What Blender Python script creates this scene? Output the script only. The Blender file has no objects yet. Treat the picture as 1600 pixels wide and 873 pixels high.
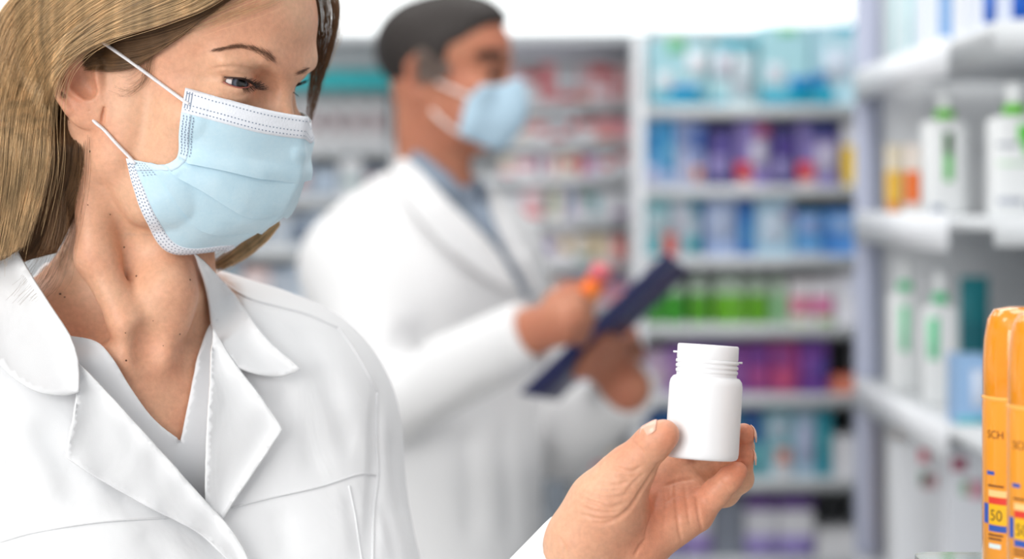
import bpy, bmesh, math, random
import numpy as np
from mathutils import Vector, Matrix
from mathutils.bvhtree import BVHTree
from concurrent.futures import ThreadPoolExecutor

random.seed(7)
rng = np.random.default_rng(11)
SC = bpy.context.scene
COL = SC.collection

# ------------------------------------------------------------------ camera
FPX = 3111.1          # 70 mm lens on 36 mm, image 1600 px wide
CAMH = 1.4625         # camera height, level camera, vertical shift
cam_data = bpy.data.cameras.new('camera')
cam_data.lens = 70.0
cam_data.sensor_width = 36.0
cam_data.shift_y = -(436.5 - 316.0) / 1600.0
cam_data.clip_start = 0.05
cam_data.clip_end = 60
cam_data.dof.use_dof = True
cam_data.dof.focus_distance = 1.275
cam_data.dof.aperture_fstop = 70.0 / 19.5
cam = bpy.data.objects.new('camera', cam_data)
cam.location = (0, 0, CAMH)
cam.rotation_euler = (math.pi / 2, 0, 0)
COL.objects.link(cam)
SC.camera = cam

# ------------------------------------------------------------------ world: bright overcast sky through the shop front
w = bpy.data.worlds.new('overcast_sky')
SC.world = w
w.use_nodes = True
bg = w.node_tree.nodes['Background']
bg.inputs['Color'].default_value = (0.93, 0.965, 1.0, 1)
bg.inputs['Strength'].default_value = 0.54

def area_light(name, loc, rot, sx, sy, power, color=(1, 1, 1)):
    d = bpy.data.lights.new(name, 'AREA')
    d.shape = 'RECTANGLE'
    d.size, d.size_y = sx, sy
    d.energy = power
    d.color = color
    o = bpy.data.objects.new(name, d)
    o.location = loc
    o.rotation_euler = rot
    COL.objects.link(o)
    return o
# daylight from the shop window behind and to the left of the camera, and the ceiling panels
area_light('window_daylight', (-1.75, -1.35, 2.0), (math.radians(68), 0, math.radians(-30)), 2.2, 1.7, 88, (1.0, 0.985, 0.955))
for i, (x, y) in enumerate(((-1.6, 0.9), (0.35, 1.5), (-0.7, 2.4), (0.15, 2.7), (-0.9, 3.7), (0.35, 3.7))):
    area_light('ceiling_panel_light', (x, y, 2.83), (0, 0, 0), 0.9, 0.55, 9 if y < 2 else (6 if x < 0 else 8.5), (1.0, 0.985, 0.96))

SC.view_settings.view_transform = 'Standard'
SC.view_settings.look = 'None'
SC.view_settings.gamma = 1.0
SC.view_settings.use_curve_mapping = False
SC.view_settings.exposure = -0.02

# ------------------------------------------------------------------ helpers
def P(px, py, d):
    """world point seen at pixel (px,py) at depth d in front of the camera"""
    return np.array([(px - 800.0) * d / FPX, d, CAMH - (py - 316.0) * d / FPX])

CAM0 = np.array([0, 0, CAMH])

def srgb(r, g, b):
    def f(c):
        c /= 255.0
        return c / 12.92 if c <= 0.04045 else ((c + 0.055) / 1.055) ** 2.4
    return (f(r), f(g), f(b), 1.0)

def tag(o, label=None, cat=None, group=None, kind=None):
    if label: o['label'] = label
    if cat: o['category'] = cat
    if group: o['group'] = group
    if kind: o['kind'] = kind
    return o

def empty(name, loc, label=None, cat=None, group=None):
    o = bpy.data.objects.new(name, None)
    o.empty_display_size = 0.05
    o.location = Vector(loc)
    COL.objects.link(o)
    return tag(o, label, cat, group)

def link(name, me, mat=None, parent=None, smooth=True):
    o = bpy.data.objects.new(name, me)
    COL.objects.link(o)
    if mat is not None:
        for m in (mat if isinstance(mat, (list, tuple)) else [mat]):
            me.materials.append(m)
    if parent is not None:
        o.parent = parent
        o.matrix_parent_inverse = Matrix.Translation(-parent.location) if parent.type == 'EMPTY' else Matrix.Identity(4)
    if smooth and len(me.polygons):
        me.polygons.foreach_set('use_smooth', np.ones(len(me.polygons), dtype=bool))
    return o

def mesh_np(name, V, Q):
    """mesh from numpy arrays: V (n,3), Q (m,k) with k = 3 or 4"""
    me = bpy.data.meshes.new(name)
    V = np.ascontiguousarray(V, dtype=np.float32)
    Q = np.ascontiguousarray(Q, dtype=np.int32)
    k = Q.shape[1]
    me.vertices.add(len(V)); me.vertices.foreach_set('co', V.ravel())
    me.loops.add(Q.size); me.loops.foreach_set('vertex_index', Q.ravel())
    me.polygons.add(len(Q))
    me.polygons.foreach_set('loop_start', np.arange(0, Q.size, k, dtype=np.int32))
    me.update(calc_edges=True)
    me.validate()
    return me

def add_uv(me, uv):
    l = me.uv_layers.new(name='UVMap')
    idx = np.empty(len(me.loops), dtype=np.int32)
    me.loops.foreach_get('vertex_index', idx)
    l.data.foreach_set('uv', np.asarray(uv, dtype=np.float32)[idx].ravel())

def grid_faces(nu, nv, wrap_u=False):
    """quads for a grid stored row-major: index = j*nu + i"""
    i = np.arange(nu if wrap_u else nu - 1); j = np.arange(nv - 1)
    I, J = np.meshgrid(i, j)
    I2 = (I + 1) % nu
    return np.stack([J * nu + I, J * nu + I2, (J + 1) * nu + I2, (J + 1) * nu + I], -1).reshape(-1, 4)

def catmull(pts, n):
    """resample a polyline with a Catmull-Rom spline to n points (even parameter)"""
    p = np.asarray(pts, float)
    if len(p) == 2:
        t = np.linspace(0, 1, n)[:, None]
        return p[0] * (1 - t) + p[1] * t
    q = np.vstack([2 * p[0] - p[1], p, 2 * p[-1] - p[-2]])
    t = np.linspace(0, len(p) - 1, n)
    k = np.minimum(t.astype(int), len(p) - 2)
    f = (t - k)[:, None]
    a, b, c, d = q[k], q[k + 1], q[k + 2], q[k + 3]
    return 0.5 * ((2 * b) + (-a + c) * f + (2 * a - 5 * b + 4 * c - d) * f ** 2 + (-a + 3 * b - 3 * c + d) * f ** 3)

def even(pts, n):
    """catmull then even arc-length"""
    p = catmull(pts, max(n * 6, 40))
    s = np.concatenate([[0], np.cumsum(np.linalg.norm(np.diff(p, axis=0), axis=1))])
    t = np.linspace(0, s[-1], n)
    return np.stack([np.interp(t, s, p[:, k]) for k in range(p.shape[1])], 1)

def tube_np(path, rad, seg=8, flat=1.0, cap=True):
    """vertices, quads of a tube along a path; rad scalar or per point; flat squashes one axis"""
    p = np.asarray(path, float); n = len(p)
    rad = np.broadcast_to(np.asarray(rad, float), (n,))
    t = np.gradient(p, axis=0); t /= np.linalg.norm(t, axis=1)[:, None] + 1e-12
    ref = np.array([0, 0, 1.0]) if abs(t[0, 2]) < 0.9 else np.array([1.0, 0, 0])
    V = []
    nrm = np.cross(t[0], ref); nrm /= np.linalg.norm(nrm)
    for i in range(n):
        nrm = nrm - t[i] * np.dot(nrm, t[i]); nrm /= np.linalg.norm(nrm) + 1e-12
        bn = np.cross(t[i], nrm)
        a = np.linspace(0, 2 * np.pi, seg, endpoint=False)
        V.append(p[i] + rad[i] * (np.cos(a)[:, None] * nrm + flat * np.sin(a)[:, None] * bn))
    V = np.vstack(V)
    Q = grid_faces(seg, n, True)
    if cap:
        V = np.vstack([V, p[0], p[-1]])
        a = np.arange(seg); b = (a + 1) % seg
        c0 = n * seg
        Q = np.vstack([Q, np.stack([b, a, np.full(seg, c0), np.full(seg, c0)], 1)[:, [0, 1, 2, 2]],
                       np.stack([a + (n - 1) * seg, b + (n - 1) * seg, np.full(seg, c0 + 1), np.full(seg, c0 + 1)], 1)])
    return V, Q

def clean_quads(Q):
    """split degenerate quads (repeated last index) off as triangles -> list of lists"""
    return [tuple(q) if q[2] != q[3] else tuple(q[:3]) for q in Q]

def poly_mesh(name, parts):
    """mesh from several (V,Q) pieces; quads may be degenerate triangles"""
    V, Fc, o = [], [], 0
    for v, q in parts:
        v = np.asarray(v)
        V.append(v)
        Fc += [tuple(int(i) + o for i in f) for f in clean_quads(np.asarray(q))]
        o += len(v)
    me = bpy.data.meshes.new(name)
    me.from_pydata(np.vstack(V).tolist(), [], Fc)
    me.update()
    return me

def lathe_np(profile, seg=32):
    """(V,Q) of a surface of revolution about z; profile = [(r,z),...] from bottom to top"""
    pr = np.asarray(profile, float)
    a = np.linspace(0, 2 * np.pi, seg, endpoint=False)
    V = np.stack([pr[:, None, 0] * np.cos(a), pr[:, None, 0] * np.sin(a), np.repeat(pr[:, None, 1], seg, 1)], -1).reshape(-1, 3)
    return V, grid_faces(seg, len(pr), True)

def box_np(lo, hi):
    x0, y0, z0 = lo; x1, y1, z1 = hi
    V = np.array([(x0, y0, z0), (x1, y0, z0), (x1, y1, z0), (x0, y1, z0), (x0, y0, z1), (x1, y0, z1), (x1, y1, z1), (x0, y1, z1)], float)
    Q = np.array([(0, 3, 2, 1), (4, 5, 6, 7), (0, 1, 5, 4), (1, 2, 6, 5), (2, 3, 7, 6), (3, 0, 4, 7)])
    return V, Q

# ------------------------------------------------------------------ materials
def new_mat(name):
    m = bpy.data.materials.new(name)
    m.use_nodes = True
    nt = m.node_tree
    b = nt.nodes['Principled BSDF']
    return m, nt, b

def N(nt, typ, **kw):
    n = nt.nodes.new(typ)
    for k, v in kw.items():
        if k in n.inputs: n.inputs[k].default_value = v
        else: setattr(n, k, v)
    return n

def simple(name, col, rough=0.5, spec=0.5, noise=0.0, scale=40, bump=0.0, bscale=300, emit=0.0, coat=0.0, metal=0.0, trans=0.0, ior=1.45):
    m, nt, b = new_mat(name)
    b.inputs['Base Color'].default_value = col
    b.inputs['Roughness'].default_value = rough
    b.inputs['Specular IOR Level'].default_value = spec
    b.inputs['Metallic'].default_value = metal
    b.inputs['Coat Weight'].default_value = coat
    b.inputs['Transmission Weight'].default_value = trans
    b.inputs['IOR'].default_value = ior
    tc = N(nt, 'ShaderNodeTexCoord')
    if noise > 0:
        n = N(nt, 'ShaderNodeTexNoise', Scale=scale, Detail=4.0)
        nt.links.new(tc.outputs['Object'], n.inputs['Vector'])
        r = N(nt, 'ShaderNodeMapRange')
        r.inputs['To Min'].default_value = 1 - noise
        r.inputs['To Max'].default_value = 1 + noise
        nt.links.new(n.outputs['Fac'], r.inputs['Value'])
        mx = N(nt, 'ShaderNodeMix', data_type='RGBA', blend_type='MULTIPLY')
        mx.inputs[0].default_value = 1
        mx.inputs[6].default_value = col
        nt.links.new(r.outputs['Result'], mx.inputs[7])
        nt.links.new(mx.outputs[2], b.inputs['Base Color'])
    if bump > 0:
        n2 = N(nt, 'ShaderNodeTexNoise', Scale=bscale, Detail=3.0)
        nt.links.new(tc.outputs['Object'], n2.inputs['Vector'])
        bp = N(nt, 'ShaderNodeBump', Strength=bump, Distance=0.001)
        nt.links.new(n2.outputs['Fac'], bp.inputs['Height'])
        nt.links.new(bp.outputs['Normal'], b.inputs['Normal'])
    if emit > 0:
        b.inputs['Emission Color'].default_value = col
        b.inputs['Emission Strength'].default_value = emit
    return m

def skin_mat(name, base, red, rough=0.47, scale=1.0, sss=0.22):
    m, nt, b = new_mat(name)
    tc = N(nt, 'ShaderNodeTexCoord')
    n1 = N(nt, 'ShaderNodeTexNoise', Scale=22.0 * scale, Detail=3.0)
    n2 = N(nt, 'ShaderNodeTexNoise', Scale=260.0 * scale, Detail=4.0, Roughness=0.65)
    n3 = N(nt, 'ShaderNodeTexNoise', Scale=900.0 * scale, Detail=2.0)
    for n in (n1, n2, n3): nt.links.new(tc.outputs['Object'], n.inputs['Vector'])
    r1 = N(nt, 'ShaderNodeMapRange'); r1.inputs['From Min'].default_value = 0.38; r1.inputs['From Max'].default_value = 0.66
    nt.links.new(n1.outputs['Fac'], r1.inputs['Value'])
    at = N(nt, 'ShaderNodeAttribute', attribute_name='flush')
    ad = N(nt, 'ShaderNodeMath', operation='MULTIPLY_ADD'); ad.inputs[1].default_value = 0.42
    nt.links.new(r1.outputs['Result'], ad.inputs[0]); nt.links.new(at.outputs['Fac'], ad.inputs[2])
    ad.use_clamp = True
    mx = N(nt, 'ShaderNodeMix', data_type='RGBA'); mx.inputs[6].default_value = base; mx.inputs[7].default_value = red
    nt.links.new(ad.outputs[0], mx.inputs[0])
    r2 = N(nt, 'ShaderNodeMapRange'); r2.inputs['From Min'].default_value = 0.3; r2.inputs['From Max'].default_value = 0.7
    r2.inputs['To Min'].default_value = 0.9; r2.inputs['To Max'].default_value = 1.07
    nt.links.new(n2.outputs['Fac'], r2.inputs['Value'])
    m2 = N(nt, 'ShaderNodeMix', data_type='RGBA', blend_type='MULTIPLY'); m2.inputs[0].default_value = 1
    nt.links.new(mx.outputs[2], m2.inputs[6]); nt.links.new(r2.outputs['Result'], m2.inputs[7])
    nt.links.new(m2.outputs[2], b.inputs['Base Color'])
    b.inputs['Roughness'].default_value = rough
    b.inputs['Specular IOR Level'].default_value = 0.35
    b.inputs['Subsurface Weight'].default_value = sss
    b.inputs['Subsurface Radius'].default_value = (1.0, 0.36, 0.18)
    b.inputs['Subsurface Scale'].default_value = 0.0035
    bp = N(nt, 'ShaderNodeBump', Strength=0.22, Distance=0.0006)
    nt.links.new(n3.outputs['Fac'], bp.inputs['Height'])
    nt.links.new(bp.outputs['Normal'], b.inputs['Normal'])
    return m

# ------------------------------------------------------------------ implicit modelling (smooth unions of limbs, meshed by surface nets)
def smin(a, b, k):
    h = np.maximum(k - np.abs(a - b), 0) / k
    return np.minimum(a, b) - h * h * k * 0.25

CUT = 0.035
class Sdf:
    def __init__(s):
        s.ops = []
    def _c(s, mode, c, br, fn, k):
        s.ops.append((mode, np.asarray(c, np.float32), float(br), fn, k))
    def ell(s, c, r, R=None, k=0.006, mode='u'):
        c = np.asarray(c, np.float32); r = np.asarray(r, np.float32)
        R = np.eye(3, dtype=np.float32) if R is None else np.asarray(R, np.float32)   # rows = axes
        def fn(p):
            q = (p - c) @ R.T
            k0 = np.sqrt(((q / r) ** 2).sum(1)); k1 = np.sqrt(((q / (r * r)) ** 2).sum(1)) + 1e-9
            return k0 * (k0 - 1) / k1
        s._c(mode, c, r.max(), fn, k)
        return s
    def cap(s, pts, rad, k=0.006, mode='u', kk=None):
        """chain of tapered capsules"""
        pts = np.asarray(pts, np.float32); rad = np.broadcast_to(np.asarray(rad, np.float32), (len(pts),))
        c = pts.mean(0); br = (np.linalg.norm(pts - c, axis=1) + rad).max()
        def fn(p):
            d = None
            for a, b, ra, rb in zip(pts[:-1], pts[1:], rad[:-1], rad[1:]):
                pa = p - a; ba = b - a
                t = np.clip(pa @ ba / (ba @ ba + 1e-12), 0, 1)
                e = np.sqrt(((pa - t[:, None] * ba) ** 2).sum(1)) - (ra + (rb - ra) * t)
                d = e if d is None else (np.minimum(d, e) if not kk else smin(d, e, kk))
            return d
        s._c(mode, c, br, fn, k)
        return s
    def fun(s, c, br, fn, mode='u', k=0.006):
        s._c(mode, c, br, fn, k); return s
    def groove(s, pts, width, depth):
        """displace inwards (depth>0) near a polyline, fading at its ends"""
        pts = np.asarray(pts, np.float32); c = pts.mean(0); br = np.linalg.norm(pts - c, axis=1).max() + 3 * width
        n = len(pts) - 1
        def fn(p):
            best = np.full(len(p), 1e9, np.float32); tt = np.zeros(len(p), np.float32)
            for i, (a, b) in enumerate(zip(pts[:-1], pts[1:])):
                pa = p - a; ba = b - a
                t = np.clip(pa @ ba / (ba @ ba + 1e-12), 0, 1)
                e = ((pa - t[:, None] * ba) ** 2).sum(1)
                m = e < best
                best = np.where(m, e, best); tt = np.where(m, (i + t) / n, tt)
            fade = np.clip(np.minimum(tt, 1 - tt) * 5, 0.15, 1)
            return depth * fade * np.exp(-best / (width * width))
        s._c('d', c, br, fn, 0); return s
    def pack(s):
        s.C = np.array([o[1] for o in s.ops], np.float32); s.BR = np.array([o[2] for o in s.ops], np.float32)
        s.KK = np.array([(o[4] if o[0] == 'u' else 0.004) for o in s.ops], np.float32)
        s.npk = len(s.ops)
    def __call__(s, p, margin=CUT):
        if getattr(s, 'npk', -1) != len(s.ops): s.pack()
        c = (p.min(0) + p.max(0)) * 0.5; r = math.sqrt(((p - c) ** 2).sum(1).max())
        d = np.full(len(p), CUT, np.float32)
        near = np.nonzero(np.sqrt(((s.C - c) ** 2).sum(1)) - s.BR - r < s.KK + margin)[0]
        for i in near:
            mode, oc, br, fn, k = s.ops[i]
            v = fn(p)
            if mode == 'u': d = smin(d, v, k)
            elif mode == 's': d = -smin(-d, v, k)
            elif mode == 'i': d = -smin(-d, -v, k)
            else: d = d + v
        return d.astype(np.float32)

def surface_nets(f, lo, hi, h, B=8):
    """mesh of f = 0 in a box; only blocks of cells that the surface can cross are sampled"""
    lo = np.asarray(lo, float); hi = np.asarray(hi, float)
    nb = np.ceil((hi - lo) / (h * B)).astype(int)
    f.pack()
    big = np.stack(np.meshgrid(*[np.arange((n + 3) // 4) for n in nb], indexing='ij'), -1).reshape(-1, 3)
    off = np.stack(np.meshgrid(*[np.arange(4)] * 3, indexing='ij'), -1).reshape(-1, 3)
    def test(b):
        blk = b * 4 + off
        v = f((lo + (blk + 0.5) * (B * h)).astype(np.float32), B * h)
        return blk[np.abs(v) < B * h * 1.15 + 0.001]
    with ThreadPoolExecutor(4) as ex:
        blocks = np.vstack(list(ex.map(test, big)))
    blocks = blocks[(blocks < nb).all(1)]
    sup = blocks // 2
    sk = (sup[:, 0] * 4096 + sup[:, 1]) * 4096 + sup[:, 2]
    o = np.argsort(sk, kind='stable'); blocks = blocks[o]; sk = sk[o]
    groups = np.split(blocks, np.nonzero(np.diff(sk))[0] + 1)
    g = np.arange(B + 1)
    loc = np.stack(np.meshgrid(g, g, g, indexing='ij'), -1).reshape(-1, 3)
    NN = int((nb.max() + 2) * B + 8)
    def key(c): return (c[..., 0].astype(np.int64) * NN + c[..., 1]) * NN + c[..., 2]
    corners = np.array([(i, j, k) for i in (0, 1) for j in (0, 1) for k in (0, 1)])
    edges = [(a, b) for a in range(8) for b in range(a + 1, 8) if np.abs(corners[a] - corners[b]).sum() == 1]
    def work(bs):
        m = len(bs)
        pts = (lo + (bs[:, None, :] * B + loc[None]) * h).reshape(-1, 3).astype(np.float32)
        v = f(pts, 0.014).reshape(m, B + 1, B + 1, B + 1)
        neg = v < 0
        cv = np.stack([v[:, c[0]:c[0] + B, c[1]:c[1] + B, c[2]:c[2] + B] for c in corners], -1)
        cn = cv < 0
        act = cn.any(-1) & ~cn.all(-1)
        ii = np.argwhere(act)
        if not len(ii): return None
        idx = bs[ii[:, 0]] * B + ii[:, 1:]
        vv = cv[act]; nn = cn[act]
        acc = np.zeros((len(idx), 3)); cnt = np.zeros(len(idx))
        for a, b in edges:
            q = nn[:, a] != nn[:, b]
            t = vv[q, a] / (vv[q, a] - vv[q, b])
            acc[q] += corners[a] + t[:, None] * (corners[b] - corners[a]); cnt[q] += 1
        pos = lo + (idx + acc / cnt[:, None]) * h
        fl = []
        for ax in range(3):
            o0 = [slice(None)] + [slice(0, B)] * 3; o1 = list(o0)
            o1[ax + 1] = slice(1, B + 1)
            n0 = neg[tuple(o0)]; n1 = neg[tuple(o1)]
            e = np.argwhere(n0 != n1)
            if not len(e): continue
            flip = n0[tuple(e.T)]
            e = e[:, 1:] + bs[e[:, 0]] * B
            u = np.zeros(3, int); u[(ax + 1) % 3] = 1; w2 = np.zeros(3, int); w2[(ax + 2) % 3] = 1
            quad = np.stack([key(e), key(e - u), key(e - u - w2), key(e - w2)], 1)
            quad[~flip] = quad[~flip][:, ::-1]
            fl.append(quad)
        return key(idx), pos, (np.vstack(fl) if fl else np.zeros((0, 4), np.int64))
    with ThreadPoolExecutor(4) as ex:
        res = [r for r in ex.map(work, groups) if r is not None]
    K = np.concatenate([r[0] for r in res]); V = np.vstack([r[1] for r in res]); Q = np.vstack([r[2] for r in res])
    o = np.argsort(K); K = K[o]; V = V[o]
    ix = np.clip(np.searchsorted(K, Q), 0, len(K) - 1)
    ix = ix[(K[ix] == Q).all(1)]
    ix = ix[(V[ix] <= hi + 1e-9).all((1, 2))]
    used = np.unique(ix)
    re = np.zeros(len(V), np.int64); re[used] = np.arange(len(used))
    return V[used], re[ix]

def bvh_of(V, Q):
    return BVHTree.FromPolygons(V.tolist(), Q.tolist())

def cast(bvh, px, py, lift=0.0, dmin=0.3):
    """first hit along the view ray of a pixel, pulled towards the viewer by lift; None if it misses"""
    d = np.array([(px - 800.0) / FPX, 1.0, -(py - 316.0) / FPX]); d /= np.linalg.norm(d)
    h = bvh.ray_cast(Vector(CAM0 + d * dmin), Vector(d))
    if h[0] is None: return None
    return np.array(h[0]) - d * lift
# =================================================================== the shop: floor, walls, ceiling
def struct(name, lo, hi, mat):
    V, Q = box_np(lo, hi)
    o = link(name, mesh_np(name, V, Q), mat, smooth=False)
    return tag(o, kind='structure')
FLOORM = simple('floor_vinyl', srgb(205, 203, 200), 0.35, 0.5, noise=0.06, scale=6)
WALLM = simple('wall_paint', srgb(226, 228, 230), 0.8, 0.3, noise=0.02, scale=8)
CEILM = simple('ceiling_tile', srgb(238, 238, 238), 0.9, 0.2, noise=0.02, scale=60)
struct('floor', (-4.2, -1.0, -0.08), (2.2, 5.2, 0.0), FLOORM)
struct('wall_back', (-4.2, 5.1, 0.0), (2.2, 5.2, 2.95), WALLM)
struct('wall_right', (1.75, -1.0, 0.0), (1.85, 5.1, 2.95), WALLM)
struct('ceiling', (-4.2, -1.0, 2.9), (2.2, 5.2, 2.98), CEILM)

# =================================================================== shop shelving
METAL = simple('shelf_metal', srgb(214, 218, 222), 0.4, 0.5, noise=0.03, scale=30)
PANEL = simple('shelf_back_panel', srgb(226, 229, 232), 0.55, 0.4, noise=0.03, scale=20)
RAIL = simple('price_rail', srgb(232, 235, 240), 0.45, 0.5)
GREY = simple('post_grey', srgb(112, 120, 130), 0.5, 0.5)
LILAC = simple('post_lilac_grey', srgb(176, 182, 204), 0.5, 0.5)
DARKM = simple('shelf_shadow_grey', srgb(134, 142, 150), 0.6, 0.3)
def part(name, lo, hi, mat, par):
    V, Q = box_np(lo, hi)
    return link(name, mesh_np(name, V, Q), mat, par, smooth=False)
def zpx(y, d): return CAMH - (y - 316) * d / FPX
def xpx(x, d): return (x - 800) * d / FPX

def wall_bay(label, x0, x1, d, shelf_px, deep=0.34, top_px=60, board=METAL, post=RAIL, railm=METAL, group='bays along the back wall'):
    """a bay against the back: posts, back panel, boards with a price rail on each front edge"""
    X0, X1 = xpx(x0, d), xpx(x1, d)
    u = empty('shelf_bay', ((X0 + X1) / 2, d + deep / 2, 0), label, 'shelf', group)
    zt = zpx(top_px, d)
    part('back_panel', (X0, d + deep - 0.02, 0.0), (X1, d + deep, zt), PANEL, u)
    for a in (X0, X1 - 0.014): part('side_post', (a, d + .002, 0.0), (a + 0.014, d + deep - 0.02, zt), post, u)
    for y in shelf_px:
        z = zpx(y, d)
        part('shelf', (X0 + 0.014, d + 0.008, z - 0.018), (X1 - 0.014, d + deep - 0.02, z), board, u)
        part('price_rail', (X0 + 0.014, d, z - 0.026), (X1 - 0.014, d + 0.008, z), railm, u)
    part('plinth', (X0, d + 0.02, 0.0), (X1, d + deep, 0.09), GREY, u)
    return u
# y of the board tops, as seen at the front edge of each bay
DR, DC, DL = 4.2, 4.6, 4.6
SH_R = [164, 290, 400, 508, 617, 748, 874, 1000]
SH_C = [158, 217, 274, 340, 408, 474, 540, 606, 672, 738, 804, 870, 940]
SH_L = [228, 305, 385, 465, 560, 660, 770, 880]
wall_bay('wide back bay of nappies and blue, green and purple packs', 997, 1362, DR, SH_R, top_px=52)
wall_bay('middle back bay of small pink and white medicine boxes behind the man', 622, 1000, DC, SH_C, top_px=66, deep=0.16)
wall_bay('back bay with a turquoise header strip behind the woman', 250, 622, DL, SH_L, top_px=66, deep=0.18)
TURQ = simple('turquoise_header', srgb(70, 205, 212), 0.5)
hdr = part('header_strip', (xpx(252, 4.57), 4.56, zpx(140, 4.57)), (xpx(621, 4.57), 4.575, zpx(110, 4.57)), TURQ, None)
tag(hdr, 'turquoise header strip above the white tubs behind the man\'s head', 'header strip')
hb = part('header_board', (xpx(252, 4.58), 4.565, zpx(107, 4.58)), (xpx(621, 4.58), 4.59, zpx(60, 4.58)), simple('header_grey', srgb(206, 212, 216), 0.6), None)
tag(hb, 'pale grey header board between turquoise strip and bright sign', 'header board')
hb = part('header_board', (xpx(624, 4.58), 4.565, zpx(92, 4.58)), (xpx(998, 4.58), 4.59, zpx(60, 4.58)), simple('header_lilac', srgb(212, 212, 222), 0.6), None)
tag(hb, 'pale lilac grey header board above the pink medicine boxes', 'header board')
# backlit white sign panels over the bays
LIGHTBOX = simple('backlit_acrylic', (0.97, 1.0, 1.0, 1), 0.4, 0.3, emit=1.15)
for i, (x0, x1, lab) in enumerate(((-130, 380, "backlit white sign panel in the corner behind the woman's hair"), (384, 1014, 'long backlit white sign panel above the man\'s head'), (1018, 1352, 'short backlit white sign panel above the nappy packs'))):
    t = empty('backlit_sign', (xpx((x0 + x1) / 2, 4.45), 4.47, zpx(0, 4.45)), lab, 'sign', None)
    zb, zt = zpx(52 if i < 2 else 46, 4.45), zpx(-190, 4.45)
    part('acrylic_face', (xpx(x0, 4.45), 4.44, zb), (xpx(x1, 4.45), 4.455, zt), LIGHTBOX, t)
    part('sign_housing', (xpx(x0, 4.45), 4.456, zb - .01), (xpx(x1, 4.45), 4.56, zt + .01), METAL, t)
    part('bottom_trim', (xpx(x0, 4.45), 4.43, zb - .022), (xpx(x1, 4.45), 4.455, zb - .0005), METAL, t)

# open gondola on the right, its front runs away from the viewer
GX0, GX1, GN, GF = 0.565, 1.02, 2.36, 3.32
gond = empty('shelf_gondola', ((GX0 + GX1) / 2, (GN + GF) / 2, 0), 'white shelf unit on the right carrying lotion bottles and tubes', 'shelf')
GZ = [1.675, 1.444, 1.172, 0.880, 0.58, 0.28]
part('back_panel', (GX1 - 0.02, GN, 0), (GX1, GF, 2.0), PANEL, gond)
part('end_post', (GX0 + .006, GF - 0.03, 0), (GX0 + 0.045, GF, 2.0), LILAC, gond)
part('end_panel', (GX0 + .05, GF - 0.012, 0), (GX1 - .02, GF, 2.0), PANEL, gond)
for z in GZ:
    part('shelf', (GX0 + 0.006, GN, z - 0.016), (GX1 - 0.02, GF - 0.031, z), METAL, gond)
    part('price_rail', (GX0, 2.60, z - 0.046), (GX0 + 0.006, GF - 0.031, z + .004), RAIL, gond)
    part('shelf_lip', (GX0 + 0.006, GN - 0.006, z - 0.034), (GX1 - 0.02, GN, z + .002), METAL, gond)
# =================================================================== goods on the shelves
_pm = {}
def pm(c, rough=0.45):
    c = tuple(int(v) for v in c)
    if c not in _pm: _pm[c] = simple('pack_%d_%d_%d' % c, srgb(*c), rough, 0.5)
    return _pm[c]
ORD = ['first', 'second', 'third', 'fourth', 'fifth', 'sixth', 'seventh', 'eighth', 'ninth', 'tenth', 'eleventh', 'twelfth', 'thirteenth', 'fourteenth', 'fifteenth', 'sixteenth']
def bevel_box_np(lo, hi, b):
    """box with chamfered vertical edges"""
    x0, y0, z0 = lo; x1, y1, z1 = hi
    o = [(x0 + b, y0), (x1 - b, y0), (x1, y0 + b), (x1, y1 - b), (x1 - b, y1), (x0 + b, y1), (x0, y1 - b), (x0, y0 + b)]
    V = [(x, y, z0) for x, y in o] + [(x, y, z1) for x, y in o]
    F = [(i, (i + 1) % 8, 8 + (i + 1) % 8, 8 + i) for i in range(8)] + [tuple(range(7, -1, -1)), tuple(range(8, 16))]
    return V, F
def pack(name, label, cat, rect, d, base, z, group=None, panels=(), deep=0.07, soft=0.002, turn=0.0):
    """carton or bag: rect = (x0, x1, ytop) seen at depth d, standing at height z; panels = printed areas (u0,u1,v0,v1,colour) on its front"""
    x0, x1, yt = rect
    X0, X1, z1 = xpx(x0, d), xpx(x1, d), zpx(yt, d)
    cx, hw_ = (X0 + X1) / 2, (X1 - X0) / 2 - 0.0008
    V, Fc = bevel_box_np((-hw_, 0, 0), (hw_, deep, z1 - z), min(soft, hw_ * .3))
    me = bpy.data.meshes.new(name); me.from_pydata(V, [], Fc); me.update()
    o = bpy.data.objects.new(name, me); COL.objects.link(o); me.materials.append(pm(base))
    o.location = (cx, d, z + 0.0004); o.rotation_euler = (0, 0, turn)
    tag(o, label, cat, group)
    H_ = z1 - z
    for u0, u1, v0, v1, c in panels:
        e = 0.0006
        V2, Q2 = box_np((-hw_ + u0 * 2 * hw_ + .0002, -e, v0 * H_ + .0002), (-hw_ + u1 * 2 * hw_ - .0002, 0.0, v1 * H_ - .0002))
        m2 = mesh_np('printed_panel', V2, Q2); m2.materials.append(pm(c))
        p = bpy.data.objects.new('printed_panel', m2); COL.objects.link(p); p.parent = o
    return o
def row_label(what, k, n, where):
    pos = 'only one' if n == 1 else ('last' if k == n - 1 and n > 2 else ORD[k])
    return '%s, %s along %s' % (what, pos, where)

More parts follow.
